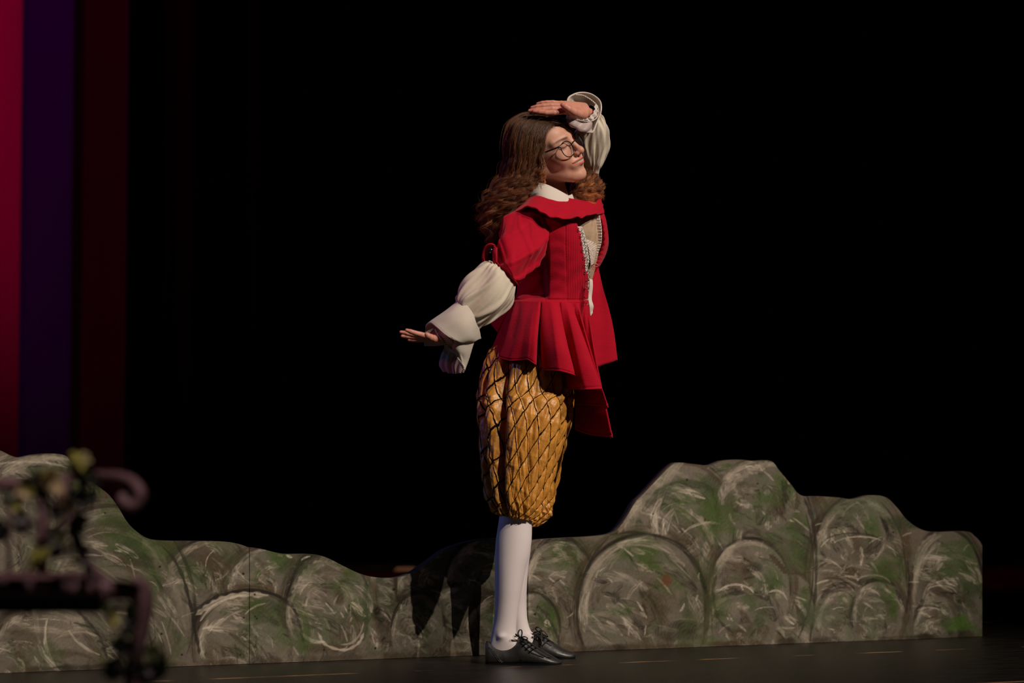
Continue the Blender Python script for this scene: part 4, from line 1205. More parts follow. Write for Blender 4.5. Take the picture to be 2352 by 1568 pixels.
# far lapel and its gathered edge
v_, f_, _ = sheet([[(1384, 484, .03), (1391, 505, .02), (1395, 530, .02), (1397, 556, .03), (1392, 580, .03), (1384, 598, .03), (1376, 612, .03)],
                   [(1372, 486, -.01), (1382, 505, -.02), (1387, 530, -.02), (1388, 556, -.015), (1382, 578, -.01), (1374, 597, -.01), (1368, 611, -.01)],
                   [(1370, 488, .04), (1376, 508, .04), (1380, 530, .04), (1380, 556, .04), (1374, 578, .04), (1368, 598, .04), (1364, 612, .04)]], 90, 20,
                  lambda u, t: .0008 * np.sin(u * 70) * np.sin(t * pi))
o = new_obj('lapel', v_, f_, M['red'], jacket); solid(o, .003, 0)


# skirt of the jacket: deep fluted folds falling to a long point
def wy(x): return -0.141 * math.sqrt(max(0.0, 1 - ((x - 1265) / 92) ** 2))
hem = [(1133, 800, .06), (1127, 806, -.02), (1146, 822, -.11), (1172, 829, -.15), (1196, 827, -.165), (1212, 826, -.185), (1229, 837, -.185), (1233, 836, -.06), (1238, 845, -.045), (1247, 850, -.17), (1285, 852, -.215), (1319, 862, -.20),
       (1306, 869, -.08), (1286, 888, -.06), (1306, 892, -.13), (1346, 895, -.20), (1384, 893, -.19), (1366, 905, -.07), (1322, 928, .0), (1350, 930, -.08), (1398, 935, -.15), (1366, 952, -.03), (1321, 984, .04), (1356, 999, -.01), (1406, 1005, -.07)]
nh = len(hem)
wx = np.concatenate([[1178, 1180], np.linspace(1188, 1238, 5), [1240, 1241], np.linspace(1246, 1282, 3), [1284, 1286], np.linspace(1290, 1312, 3), [1314, 1318], [1322, 1326, 1330, 1336, 1342, 1348]])
wx = wx[:nh] if len(wx) >= nh else np.concatenate([wx, np.linspace(wx[-1], 1349, nh - len(wx))])
waist = [(float(x), 692 + 5 * max(0, (x - 1250) / 100), (wy(x) if i > 0 else .05)) for i, x in enumerate(wx)]
mid1 = []
mid2 = []
for a, b_ in zip(waist, hem):
    for lst, t, fl in ((mid1, .30, .42), (mid2, .66, .80)):
        x = a[0] + (b_[0] - a[0]) * (t * .85 + .15 * t * t * 1.0)
        y = a[1] + (b_[1] - a[1]) * t
        lst.append((x, y, a[2] + (b_[2] - a[2]) * fl - .012 * sin(pi * t)))


def lin_sheet(rows, nu, nv, disp=None, sharp=0.55):
    """like sheet but keeps the creases of the folds crisper"""
    R = []
    for r in rows:
        w = PP(r)
        a = catmull(w, nu)
        tt = np.linspace(0, len(w) - 1, nu)
        l = np.stack([np.interp(tt, np.arange(len(w)), w[:, i]) for i in range(3)], 1)
        R.append(a * (1 - sharp) + l * sharp)
    R = np.array(R)
    V = catmull(R.reshape(len(rows), -1), nv).reshape(nv, nu, 3)
    U, T = np.meshgrid(np.linspace(0, 1, nu), np.linspace(0, 1, nv))
    if disp is not None: V = V + grid_normals(V)[:, :] * disp(U, T)[..., None]
    return V.reshape(-1, 3), grid_faces(nu, nv)


v_, f_ = lin_sheet([waist, mid1, mid2, hem], 360, 90, lambda u, t: .0025 * np.sin(u * 90 + 4 * np.sin(u * 13)) * (1 - t) ** 2 * t * 4 + .0020 * np.exp(-((t - .975) / .008) ** 2) + .0016 * np.sin(u * 40 + t * 6))
pep = new_obj('skirt_panel', v_, f_, M['red'], jacket); solid(pep, .004, 0)
# far front panel
v_, f_, _ = sheet([[(1335, 600, .03), (1374, 608, .05)], [(1340, 660, .02), (1385, 662, .05)], [(1345, 700, .02), (1396, 705, .06)], [(1350, 760, .02), (1408, 760, .07)], [(1352, 850, .03), (1418, 826, .08)]], 40, 60,
                  lambda u, t: .003 * np.sin(u * 8 + t * 5))
o = new_obj('skirt_panel', v_, f_, M['red'], jacket); solid(o, .004, 0)
# back of the skirt, seen behind the arm, and round the far hip
v_, f_, _ = sheet([[(1186, 690, .02), (1178, 692, .06), (1180, 694, .10)], [(1168, 715, .03), (1150, 712, .08), (1165, 712, .13)], [(1143, 763, .03), (1126, 738, .10), (1150, 742, .17)]], 30, 30)
o = new_obj('skirt_panel', v_, f_, M['red'], jacket); solid(o, .004, 0)
v_, f_, _ = sheet([[(1178, 694, .04), (1190, 692, .11), (1250, 692, .14), (1310, 694, .13), (1352, 697, .06)], [(1150, 750, .05), (1175, 755, .15), (1250, 760, .19), (1325, 765, .18), (1375, 765, .07)],
                   [(1134, 800, .05), (1170, 805, .17), (1250, 815, .21), (1330, 825, .19), (1385, 842, .08)]], 60, 40, lambda u, t: .008 * np.sin(u * 30) * t)
o = new_obj('skirt_panel', v_, f_, M['red'], jacket); solid(o, .004, 0)

# hooks down the front edge
hk = [(1331, 529), (1338, 544), (1343, 559), (1347, 575), (1350, 593), (1350, 610), (1350, 627), (1349, 645), (1346, 663), (1344, 682), (1344, 691)]
for i, (x, y) in enumerate(hk):
    ex = float(np.interp(y, fe[:, 0], fe[:, 1])); xl, xr, ry = [float(a) for a in torso_at(y)]
    x = min(x - 3, ex - 4)
    a = math.acos(max(-1, min(1, ((xl + xr) / 2 - x) / ((xr - xl) / 2))))
    Y = -ry * sin(a) - .004
    mbk = MB()
    cpt = P(x, y, Y)
    th = np.linspace(0, 2 * pi, 14)
    v_, f_ = tube(np.stack([cpt[0] + .0028 * np.cos(th), np.full(14, cpt[1] - .001), cpt[2] + .0028 * np.sin(th)], 1), .0008, 5); mbk.add(v_, f_)
    v_, f_ = ball(cpt + np.array((0.003, -.002, .001)), .0014, 8, 6); mbk.add(v_, f_)
    mbk.obj('hook', M['brass'], jacket)

# ------------------------------------------------------------------ shirt under the jacket
shirt_v = loft([((1206, 455), (1300, 462), 0.0, .07), ((1190, 490), (1362, 494), 0.0, .10), ((1186, 530), (1375, 530), 0.0, .105), ((1200, 570), (1376, 570), 0.0, .085), ((1208, 610), (1368, 610), 0.0, .07),
                ((1212, 650), (1358, 650), 0.0, .06), ((1212, 700), (1350, 700), 0.0, .06)], 160, 120, lambda ph, t: .0014 * np.sin(ph * 30 + 3 * np.sin(t * 9)))
shirt = new_obj('shirt', shirt_v[0], shirt_v[1], M['gauze'], root)
# shirt collar
v_, f_, _ = sheet([[(1214, 430, .05), (1218, 425, 0), (1232, 421, -.05), (1252, 424, -.075), (1275, 434, -.08), (1297, 446, -.07), (1305, 450, -.05), (1312, 446, -.01), (1310, 440, .03)],
                   [(1205, 450, .06), (1206, 446, 0), (1222, 444, -.065), (1246, 444, -.10), (1274, 452, -.11), (1300, 460, -.10), (1310, 464, -.075), (1318, 462, -.03), (1316, 456, .03)],
                   [(1200, 462, .06), (1200, 462, 0), (1218, 462, -.075), (1244, 462, -.12), (1274, 466, -.13), (1302, 470, -.115), (1312, 470, -.09), (1322, 470, -.03), (1320, 466, .03)]], 100, 24,
                  lambda u, t: .002 * np.sin(u * 14) * np.sin(t * pi))
o = new_obj('shirt_collar', v_, f_, M['white'], shirt); solid(o, .003)
# lace placket beside the near edge, lace on the far edge
plk = [[], []]
for y in np.linspace(520, 690, 12):
    ex = float(np.interp(y, fe[:, 0], fe[:, 1])); xl, xr, ry = [float(a) for a in torso_at(y)]
    for k, off in ((0, -2), (1, 9 if y < 600 else 5)):
        x = min(ex + off, xr - 1)
        a = math.acos(max(-1, min(1, ((xl + xr) / 2 - x) / ((xr - xl) / 2))))
        plk[k].append((x, y, -ry * sin(a) - .002))
v_, f_, _ = sheet(plk, 80, 8, lambda u, t: .0012 * np.sin(u * 160))
o = new_obj('ribbon', v_, f_, M['white'], shirt); solid(o, .002)
v_, f_, _ = sheet([[(1352, 494, .00), (1358, 512, -.018), (1362, 535, -.022), (1362, 556, -.022), (1359, 576, -.022), (1356, 594, -.02), (1353, 610, -.02)],
                   [(1376, 490, -.022), (1380, 512, -.034), (1382, 535, -.036), (1381, 558, -.030), (1375, 578, -.026), (1368, 597, -.024), (1361, 613, -.022)]], 120, 12,
                  lambda u, t: .0009 * np.sin(u * 130) * (.3 + t))
o = new_obj('lace_trim', v_, f_, M['lace'], shirt); solid(o, .002)
v_, f_, _ = sheet([[(1346, 548, -.09), (1352, 570, -.088), (1356, 595, -.08), (1358, 612, -.07)], [(1372, 560, -.03), (1370, 578, -.035), (1366, 596, -.04), (1361, 612, -.05)]], 60, 20, lambda u, t: .002 * np.sin(u * 70) * np.sin(t * 30))
o = new_obj('lace_trim', v_, f_, M['lace'], shirt); solid(o, .002)
# hanging white ribbon end and black cord lacing
v_, f_, _ = sheet([[(1354, 640, -.115), (1353, 665, -.118), (1352, 690, -.125), (1354, 708, -.128), (1357, 726, -.125)], [(1361, 642, -.110), (1361, 666, -.113), (1360, 690, -.119), (1363, 705, -.122), (1362, 718, -.122)]], 40, 6,
                  lambda u, t: .002 * np.sin(u * 12))
o = new_obj('ribbon', v_, f_, M['white'], shirt); solid(o, .0015)
pts = []
for i, y in enumerate(np.linspace(524, 682, 60)):
    ex = float(np.interp(y, fe[:, 0], fe[:, 1])) + 5; xl, xr, ry = [float(a) for a in torso_at(y)]
    x = min(ex + 2.4 * sin(i * 1.7), xr - 1)
    a = math.acos(max(-1, min(1, ((xl + xr) / 2 - x) / ((xr - xl) / 2))))
    pts.append((x, y, -ry * sin(a) - .006))
v_, f_ = tube(catmull(PP(pts), 240), .0007, 5)
o = new_obj('lacing_cord', v_, f_, M['lace_black'], shirt)
# small coral bow where the lapel meets the opening
mbk = MB()
for pp_ in ([(1359, 610, -.07), (1366, 606, -.075), (1373, 608, -.07), (1372, 612, -.068), (1364, 612, -.07)], [(1360, 611, -.07), (1362, 618, -.072), (1366, 616, -.07), (1363, 611, -.07)]):
    v_, f_ = tube(catmull(PP(pp_), 30), .0016, 6); mbk.add(v_, f_)
mbk.obj('bow', mat('coral_cord', (0.6, 0.12, 0.09), 0.6), shirt)


# near puffed sleeve
def puff_disp(PH, T):
    e0 = np.exp(-T / .10); e1 = np.exp(-(1 - T) / .22)
    k = e0 * .0035 * np.sin(PH * 17 + 2 * np.sin(PH * 3)) + e1 * (.0055 * np.sin(PH * 13 + 2.2 * np.sin(PH * 2) + T * 3) + .003 * np.sin(PH * 25 + 1))
    k *= 1.5
    k += .0065 * np.sin(PH * 4 + 5 * T + 1) * np.sin(pi * T) + .0075 * np.maximum(0, np.sin(PH * 6 - 7 * T)) ** 3 * np.sin(pi * T)
    return k


sl = loft([((1128, 600), (1178, 632), -.212, .045), ((1112, 603), (1181, 645), -.222, .062), ((1098, 616), (1181, 664), -.230, .070), ((1082, 633), (1174, 690), -.238, .074), ((1067, 650), (1157, 713), -.245, .072),
           ((1054, 668), (1134, 734), -.252, .064), ((1048, 684), (1110, 748), -.258, .052), ((1050, 696), (1097, 752), -.262, .040), ((1046, 706), (1086, 756), -.265, .034)], 240, 200, puff_disp)
ns = new_obj('puffed_sleeve', sl[0], sl[1], M['cream'], shirt)
# near cuff: stiff turned-back flap over the top
inner_e = [(1046, 712, -.235), (1047, 696, -.262), (1059, 692, -.290), (1074, 705, -.305), (1085, 722, -.312), (1091, 742, -.308), (1098, 755, -.292), (1104, 777, -.270)]
mid_e = [(1012, 745, -.235), (1014, 724, -.270), (1030, 722, -.315), (1048, 734, -.335), (1062, 748, -.342), (1072, 764, -.336), (1082, 774, -.318), (1092, 781, -.285)]
outer_e = [(978, 762, -.235), (979, 749, -.262), (989, 742, -.300), (1003, 752, -.330), (1022, 769, -.345), (1040, 780, -.345), (1056, 785, -.332), (1078, 783, -.300)]
v_, f_, _ = sheet([inner_e, mid_e, outer_e], 90, 50, lambda u, t: .0015 * np.sin(u * 7 + t * 5) + .0016 * np.exp(-((t - .97) / .012) ** 2))
cuff = new_obj('cuff', v_, f_, M['ivory'], shirt); solid(cuff, .004)
# near cuff: hanging under part
v_, f_, _ = sheet([[(1018, 786, -.300), (1040, 782, -.325), (1062, 784, -.32), (1090, 781, -.285)], [(1026, 803, -.29), (1046, 802, -.315), (1062, 806, -.31), (1081, 803, -.28)],
                   [(1046, 812, -.28), (1056, 818, -.300), (1064, 824, -.29), (1073, 828, -.27)], [(1060, 836, -.27), (1063, 842, -.28), (1065, 848, -.275), (1064, 855, -.26)]], 50, 50, lambda u, t: .002 * np.sin(u * 9 + t * 4))
o = new_obj('cuff', v_, f_, M['ivory'], shirt); solid(o, .003)
# its lining, turned to the dark side
v_, f_, _ = sheet([[(1022, 795, -.25), (1036, 792, -.262), (1056, 800, -.262), (1074, 806, -.255)], [(1013, 815, -.225), (1030, 812, -.245), (1052, 818, -.25), (1070, 826, -.25)], [(1009, 838, -.21), (1028, 838, -.235), (1048, 842, -.245), (1066, 844, -.25)],
                   [(1018, 852, -.215), (1034, 857, -.235), (1050, 858, -.245), (1064, 855, -.25)]], 60, 50, lambda u, t: .003 * np.sin(u * 26 + t * 3) * t)
o = new_obj('cuff_lining', v_, f_, M['lining'], shirt); solid(o, .0025)
v_, f_, _ = sheet([[(974, 781, -.235), (996, 782, -.24), (1020, 784, -.245)], [(975, 794, -.23), (998, 794, -.235), (1022, 791, -.24)]], 30, 10)
o = new_obj('cuff', v_, f_, M['ivory'], shirt); solid(o, .003)
v_, f_, _ = sheet([[(978, 752, -.21), (990, 744, -.215), (1010, 750, -.22)], [(980, 782, -.20), (998, 780, -.20), (1018, 782, -.205)], [(1046, 760, -.22), (1056, 760, -.22), (1064, 764, -.22)]], 30, 20)
o = new_obj('cuff_lining', v_, f_, M['lining'], shirt); solid(o, .002)


def lace_edge(pts, name='lace_trim', n=60, amp=.0028, w=.0018):
    c = catmull(PP(pts), n * 6)
    mbk = MB()
    t, N, B = frames(c)
    i = np.arange(len(c))
    z = c + N * (amp * np.abs(np.sin(i / 6 * pi)))[:, None] + B * (amp * .5 * np.sin(i / 3 * pi))[:, None]
    v_, f_ = tube(z, w, 5); mbk.add(v_, f_)
    v_, f_ = tube(c, w * 1.4, 5, flat=.6); mbk.add(v_, f_)
    return mbk.obj(name, M['white'], shirt)


lace_edge([(1000, 756, -.318), (1006, 768, -.325), (1014, 780, -.325), (1024, 792, -.318), (1036, 801, -.312), (1046, 800, -.31), (1049, 810, -.305), (1052, 822, -.298), (1060, 832, -.288), (1065, 842, -.28), (1063, 854, -.27)], n=34)
v_, f_, _ = sheet([[(1001, 755, -.315), (1010, 770, -.322), (1020, 784, -.322), (1032, 796, -.318)], [(1016, 762, -.33), (1028, 774, -.335), (1040, 786, -.33), (1048, 792, -.32)]], 40, 8, lambda u, t: .0015 * np.sin(u * 60))
o = new_obj('lace_trim', v_, f_, M['white'], shirt); solid(o, .0015)

# far raised sleeve and its open cuff
sl = loft([((1336, 420), (1366, 418), .155, .03), ((1338, 398), (1372, 395), .150, .046), ((1328, 378), (1380, 381), .140, .060), ((1320, 358), (1387, 360), .130, .068), ((1316, 335), (1393, 336), .118, .070), ((1320, 310), (1397, 310), .100, .066),
           ((1330, 290), (1393, 290), .085, .056), ((1344, 276), (1382, 272), .070, .040), ((1350, 268), (1374, 264), .060, .030)], 200, 160,
          lambda PH, T: .5 * puff_disp(PH, 1 - T) + .8 * puff_disp(PH, T) * (T > .0) - .010 * np.exp(-((PH - 1.1 - .7 * (T - .3)) / .10) ** 2) * np.exp(-((T - .38) / .2) ** 2))
o = new_obj('puffed_sleeve', sl[0], sl[1], M['cream'], shirt)
rim = [(1303, 231, -.045), (1316, 217, -.02), (1336, 212, .01), (1358, 216, .03), (1376, 229, .03), (1381, 243, .02), (1379, 262, .00), (1370, 284, -.03), (1360, 304, -.06), (1340, 300, -.085), (1318, 290, -.085), (1304, 276, -.075)]
md = [tuple(0.72 * np.array(a_) + .28 * np.array((1357, 258, 0)) + np.array((0, 0, .062))) for a_ in rim]
th_ = [(1344, 250, .075), (1347, 246, .08), (1352, 243, .085), (1358, 242, .09), (1365, 246, .09), (1369, 252, .09), (1370, 261, .085), (1368, 270, .075), (1362, 277, .065), (1356, 276, .06), (1349, 270, .06), (1345, 261, .065)]
v_, f_, _ = sheet([rim, md, th_], 120, 30, lambda u, t: .0025 * np.sin(u * 2 * pi * 5) * np.sin(t * pi), closed=True)
o = new_obj('cuff', v_, f_, M['ivory'], shirt); solid(o, .004, 0)
# satin lining of that cuff, below the hand, a little inside the rim
v_, f_, _ = sheet([[(1299, 270, -.085), (1316, 275, -.092), (1336, 280, -.090), (1358, 281, -.07)], [(1306, 282, -.092), (1322, 290, -.098), (1342, 296, -.095), (1360, 294, -.07)], [(1316, 292, -.09), (1330, 300, -.095), (1346, 304, -.09), (1359, 306, -.07)]], 50, 24,
                  lambda u, t: .003 * np.sin(u * 11 + t * 6))
o = new_obj('cuff_lining', v_, f_, M['lining'], shirt); solid(o, .002)
lace_edge([(1300, 270, -.088), (1316, 274, -.096), (1336, 277, -.095), (1352, 279, -.08), (1366, 274, -.05), (1374, 262, -.02), (1372, 246, -.01), (1360, 232, 0), (1340, 220, -.005), (1322, 218, -.02)], n=40, amp=.0022, w=.0011)
v_, f_, _ = sheet([[(1338, 275, -.085), (1352, 270, -.07), (1364, 256, -.045), (1366, 240, -.02)], [(1345, 278, -.07), (1360, 276, -.05), (1371, 262, -.025), (1372, 244, -.005)]], 30, 8, lambda u, t: .002 * np.sin(u * 30))
o = new_obj('lace_trim', v_, f_, M['white'], shirt); solid(o, .0015)

# ------------------------------------------------------------------ glasses
gl = MB()
lens_c = []
for s_ in (-1, 1):
    c0 = np.array((.0925, s_ * .0375, -.0085))
    ex_ = np.array((-.22 , s_ * 1.0, 0)); ex_ /= np.linalg.norm(ex_)
    ez_ = np.array((-.10, 0, 1.0)); ez_ /= np.linalg.norm(ez_)
    t = np.linspace(0, 2 * pi, 64, endpoint=False)
    rx_, rz_ = .0238, .0240
    sq = lambda w_: math.copysign(abs(w_) ** .88, w_)
    pts = np.array([HL(c0 + ex_ * rx_ * sq(cos(a)) * (1 + .05 * sin(a)) + ez_ * rz_ * sq(sin(a))) for a in t])
    v_, f_ = tube(pts, .0015, 8, closed=True)
    gl.add(v_, f_)
    lens_c.append((c0, ex_, ez_, rx_, rz_))
    # end piece and temple arm
    h0 = c0 + ex_ * .0190 + ez_ * .0165
    tp_ = [h0, h0 + np.array((-.005, s_ * .006, .0015)), np.array((.070, s_ * .070, .010)), np.array((.03, s_ * .0765, .010)), np.array((-.005, s_ * .0775, .012)), np.array((-.03, s_ * .077, -.004))]
    v_, f_ = tube(catmull(np.array([HL(p) for p in tp_]), 40), .0019, 8, flat=1.3); gl.add(v_, f_)
v_, f_ = tube(catmull(np.array([HL(p) for p in [(.0985, -.0135, .000), (.105, -.006, .0045), (.106, 0, .0055), (.105, .006, .0045), (.0985, .0135, .000)]]), 20), .0017, 8); gl.add(v_, f_)
for s_ in (-1, 1):
    v_, f_ = ball(HL((.097, s_ * .0135, -.008)), .0024, 8, 6); gl.add(v_, f_)
glasses = gl.obj('glasses', M['frame'], root)
for (c0, ex_, ez_, rx_, rz_) in lens_c:
    nrm = np.cross(ex_, ez_); nrm *= np.sign(nrm[0])
    v = [HL(c0 + nrm * .0012)]; t = np.linspace(0, 2 * pi, 40, endpoint=False)
    f = []
    for ring, (k, bl) in enumerate(((.5, .0008), (.97, 0))):
        for a in t: v.append(HL(c0 + ex_ * rx_ * k * cos(a) + ez_ * rz_ * k * sin(a) + nrm * bl))
    f += [(0, 1 + i, 1 + (i + 1) % 40) for i in range(40)] + [(1 + i, 41 + i, 41 + (i + 1) % 40, 1 + (i + 1) % 40) for i in range(40)]
    lo_ = new_obj('lens', v, f, lens_m, glasses)

# ------------------------------------------------------------------ hair
rh = np.random.default_rng(11)
hb = MB()


def strand_group(guides, locks, per, spread, curl, turns, rad=(.00045, .0010), seg=84, warm=1.0, length=(.72, 1.05), tight=.0013, start=.12, curlpow=1.0):
    """guides: polylines (px,py,Y). Each lock follows a blend of two neighbouring guides; its strands share one curl"""
    G = [catmull(PP(g), seg) for g in guides]
    for k in range(locks):
        i = rh.integers(0, len(G) - 1) if len(G) > 1 else 0
        w = rh.uniform()
        base = G[i] * (1 - w) + G[min(i + 1, len(G) - 1)] * w
        off = rh.normal(size=3) * spread * .45; off2 = rh.normal(size=3) * spread
        ph = rh.uniform(0, 2 * pi); fq = turns * rh.uniform(.75, 1.3); cl = curl * rh.uniform(.6, 1.4)
        L0 = rh.uniform(*length); lb = rh.uniform(.35, 1.5)
        for m_ in range(per):
            fly = rh.uniform() < .06
            L = min(L0 * rh.uniform(.88, 1.03), 1.0)
            t = np.linspace(0, L, seg)
            idx_ = t * (seg - 1); i0 = np.minimum(idx_.astype(int), seg - 2); fr_ = (idx_ - i0)[:, None]
            p = base[i0] * (1 - fr_) + base[i0 + 1] * fr_
            fa = 2.6 if fly else 1.0
            o1 = rh.normal(size=3) * tight * fa; o2 = rh.normal(size=3) * tight * fa * 1.3
            p = p + off[None] * (.35 + .65 * t[:, None]) + off2[None] * t[:, None] ** 1.5 + o1[None] * (1.2 - .5 * t[:, None]) + o2[None] * t[:, None] ** 2
            T_, N_, B_ = frames(p)
            am = cl * (1.2 if fly else rh.uniform(.88, 1.1)) * np.clip((t - start) / .55, 0, 1) ** curlpow
            a = ph + rh.normal() * .20 + 2 * pi * fq * (t + .25 * t * t) * (1 + .004 * rh.normal())
            p = p + N_ * (am * np.cos(a))[:, None] + B_ * (am * np.sin(a))[:, None]
            r = rh.uniform(*rad) * (1 - .65 * (t / L) ** 2) * (.6 if fly else 1)
            v_, f_ = tube(p, r, 3)
            b0 = lb * rh.uniform(.6, 1.4)
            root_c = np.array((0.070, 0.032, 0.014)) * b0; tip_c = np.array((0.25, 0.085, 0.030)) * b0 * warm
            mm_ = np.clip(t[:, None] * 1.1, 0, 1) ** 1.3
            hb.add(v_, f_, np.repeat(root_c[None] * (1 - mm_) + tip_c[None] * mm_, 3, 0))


nearG = [
    [(1276, 284, -.085), (1262, 292, -.112), (1251, 312, -.125), (1246, 345, -.128), (1243, 378, -.126), (1240, 400, -.122), (1228, 425, -.125), (1206, 448, -.135), (1180, 470, -.135), (1160, 495, -.12)],
    [(1274, 281, -.075), (1250, 286, -.110), (1234, 305, -.130), (1227, 340, -.138), (1222, 378, -.136), (1215, 410, -.134), (1198, 437, -.14), (1172, 462, -.14), (1150, 492, -.12), (1142, 530, -.10)],
    [(1272, 277, -.060), (1240, 276, -.095), (1214, 292, -.120), (1205, 330, -.134), (1203, 372, -.134), (1194, 410, -.13), (1172, 440, -.13), (1146, 470, -.125), (1134, 505, -.11), (1134, 548, -.09)],
    [(1270, 273, -.040), (1226, 268, -.070), (1194, 285, -.095), (1182, 325, -.108), (1182, 370, -.110), (1172, 410, -.11), (1148, 442, -.11), (1128, 476, -.10), (1124, 512, -.09), (1132, 556, -.07)],
    [(1266, 271, -.020), (1214, 264, -.035), (1180, 282, -.055), (1168, 322, -.070), (1168, 368, -.075), (1158, 408, -.08), (1134, 444, -.08), (1119, 480, -.08), (1118, 515, -.07), (1128, 548, -.06)],
    [(1258, 270, .010), (1206, 264, .015), (1172, 286, .0), (1162, 326, -.02), (1162, 372, -.03), (1154, 410, -.03), (1130, 448, -.04), (1118, 486, -.03), (1120, 515, -.03), (1136, 540, -.02)],
]
topG = [[(1292, 276, -.055), (1262, 271, -.03), (1220, 268, .02), (1186, 292, .05), (1176, 340, .06), (1176, 390, .06), (1165, 430, .05), (1150, 470, .04)],
        [(1286, 273, -.06), (1250, 267, -.035), (1208, 266, -.01), (1176, 292, .01), (1166, 340, .02), (1166, 390, .02), (1152, 430, .01), (1136, 475, 0)]]
strand_group(nearG, 200, 24, .008, .0072, 6.0, rad=(.00022, .0005), tight=.0017)
strand_group(nearG[1:], 100, 18, .013, .0095, 7.0, length=(.8, 1.0), start=.35, rad=(.00022, .0005), warm=1.3, tight=.002)
strand_group(nearG[:4], 60, 16, .004, .006, 5, length=(.35, .75), start=.1, rad=(.0004, .0008))
strand_group(topG, 30, 20, .006, .010, 6)
# crown: straighter cover following the skull
strand_group([[(1300, 280, -.075), (1290, 273, -.05), (1268, 268, -.02), (1235, 266, .02), (1200, 275, .05)], [(1296, 281, -.09), (1276, 273, -.08), (1246, 268, -.05), (1215, 270, -.01), (1188, 288, .02)],
              [(1282, 283, -.10), (1258, 280, -.10), (1230, 280, -.09), (1202, 296, -.07), (1180, 325, -.05)]], 60, 12, .003, .0012, 2.5, length=(.8, 1.0), warm=.6, tight=.0016)
# hair swept from the parting over the far temple
strand_group([[(1276, 284, -.085), (1290, 279, -.06), (1302, 284, -.02), (1312, 296, .03), (1316, 320, .07), (1318, 360, .09), (1325, 392, .09)],
              [(1276, 282, -.08), (1284, 274, -.05), (1296, 276, .0), (1304, 290, .04), (1306, 320, .09), (1308, 360, .10), (1318, 392, .09)]], 20, 12, .003, .002, 2, warm=.8)
farG = [
    [(1312, 360, .075), (1322, 388, .07), (1336, 402, .05), (1346, 420, .03), (1346, 440, .01), (1336, 458, -.01), (1326, 468, -.02)],
    [(1318, 365, .085), (1334, 390, .08), (1352, 400, .06), (1364, 420, .04), (1364, 442, .02), (1352, 460, 0), (1342, 470, -.01)],
    [(1320, 370, .10), (1342, 390, .09), (1364, 402, .075), (1378, 422, .06), (1379, 444, .05), (1368, 462, .03), (1356, 472, .02)],
    [(1310, 385, .05), (1318, 404, .03), (1332, 418, .005), (1342, 434, -.02), (1340, 450, -.03), (1330, 464, -.035)],
    [(1312, 390, .06), (1312, 405, .06), (1316, 420, .05), (1318, 436, .03), (1314, 450, .02), (1312, 458, .01)]]
strand_group(farG, 110, 22, .0085, .010, 3.4, warm=2.3, start=.0, rad=(.00022, .0005), tight=.0017)
# loose curls by the ear and jaw
strand_group([[(1254, 330, -.135), (1248, 355, -.14), (1252, 372, -.14), (1248, 392, -.135), (1254, 405, -.13), (1246, 420, -.125)], [(1246, 340, -.14), (1238, 365, -.142), (1240, 385, -.14), (1234, 405, -.135), (1238, 420, -.13), (1228, 432, -.13)]],
             12, 9, .005, .006, 3, rad=(.0003, .0007), warm=2.0)
# dark under-volume that the locks lie on
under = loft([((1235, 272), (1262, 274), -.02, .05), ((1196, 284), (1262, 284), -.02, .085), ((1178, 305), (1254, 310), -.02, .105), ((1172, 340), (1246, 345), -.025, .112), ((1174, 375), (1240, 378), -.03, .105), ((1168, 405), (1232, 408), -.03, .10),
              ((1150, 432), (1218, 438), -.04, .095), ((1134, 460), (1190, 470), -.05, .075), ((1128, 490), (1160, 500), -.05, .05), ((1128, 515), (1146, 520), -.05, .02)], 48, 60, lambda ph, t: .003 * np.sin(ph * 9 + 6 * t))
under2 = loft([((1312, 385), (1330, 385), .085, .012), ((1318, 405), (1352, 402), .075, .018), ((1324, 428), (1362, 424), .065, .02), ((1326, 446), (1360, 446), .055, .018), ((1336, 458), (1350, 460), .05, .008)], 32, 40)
hair = hb.obj('hair', M['hair'], root)
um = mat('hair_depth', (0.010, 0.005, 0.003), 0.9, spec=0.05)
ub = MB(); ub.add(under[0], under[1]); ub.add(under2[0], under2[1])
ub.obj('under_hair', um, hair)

# ------------------------------------------------------------------ iron bench in the left foreground, out of focus
YB = -4.5
bench = empty('garden_bench', (0, 0, 0))
tag(bench, 'brown iron garden bench with scrolled arm, blurred in the left foreground', 'bench')
# seat
mb = MB()
a = P(-560, 1350, YB); b_ = P(296, 1354, YB)
v_, f_ = tube(catmull(PP([(-560, 1350, YB), (-200, 1350, YB), (60, 1352, YB), (200, 1353, YB), (298, 1356, YB)]), 50), .0168, 12); mb.add(v_, f_)
mb.obj('seat_rail', M['iron'], bench)
z0_, z1_ = P(0, 1408, YB + .03)[2], P(0, 1366, YB + .03)[2]
new_obj('seat_shade', *box(a[0], P(250, 1380, YB)[0], YB + .028, YB + .036, z0_, z1_), M['sole'], bench, smooth=False)  # black strip added as the shade below the seat rail
mb = MB()
for i in range(5):
    y = YB + .06 + i * .075
    zz = a[2] + .004
    v_, f_ = box(a[0], b_[0] - .05 - i * .012, y, y + .055, zz - .006, zz + .006); mb.add(v_, f_)
mb.obj('seat', M['iron'], bench, smooth=False)
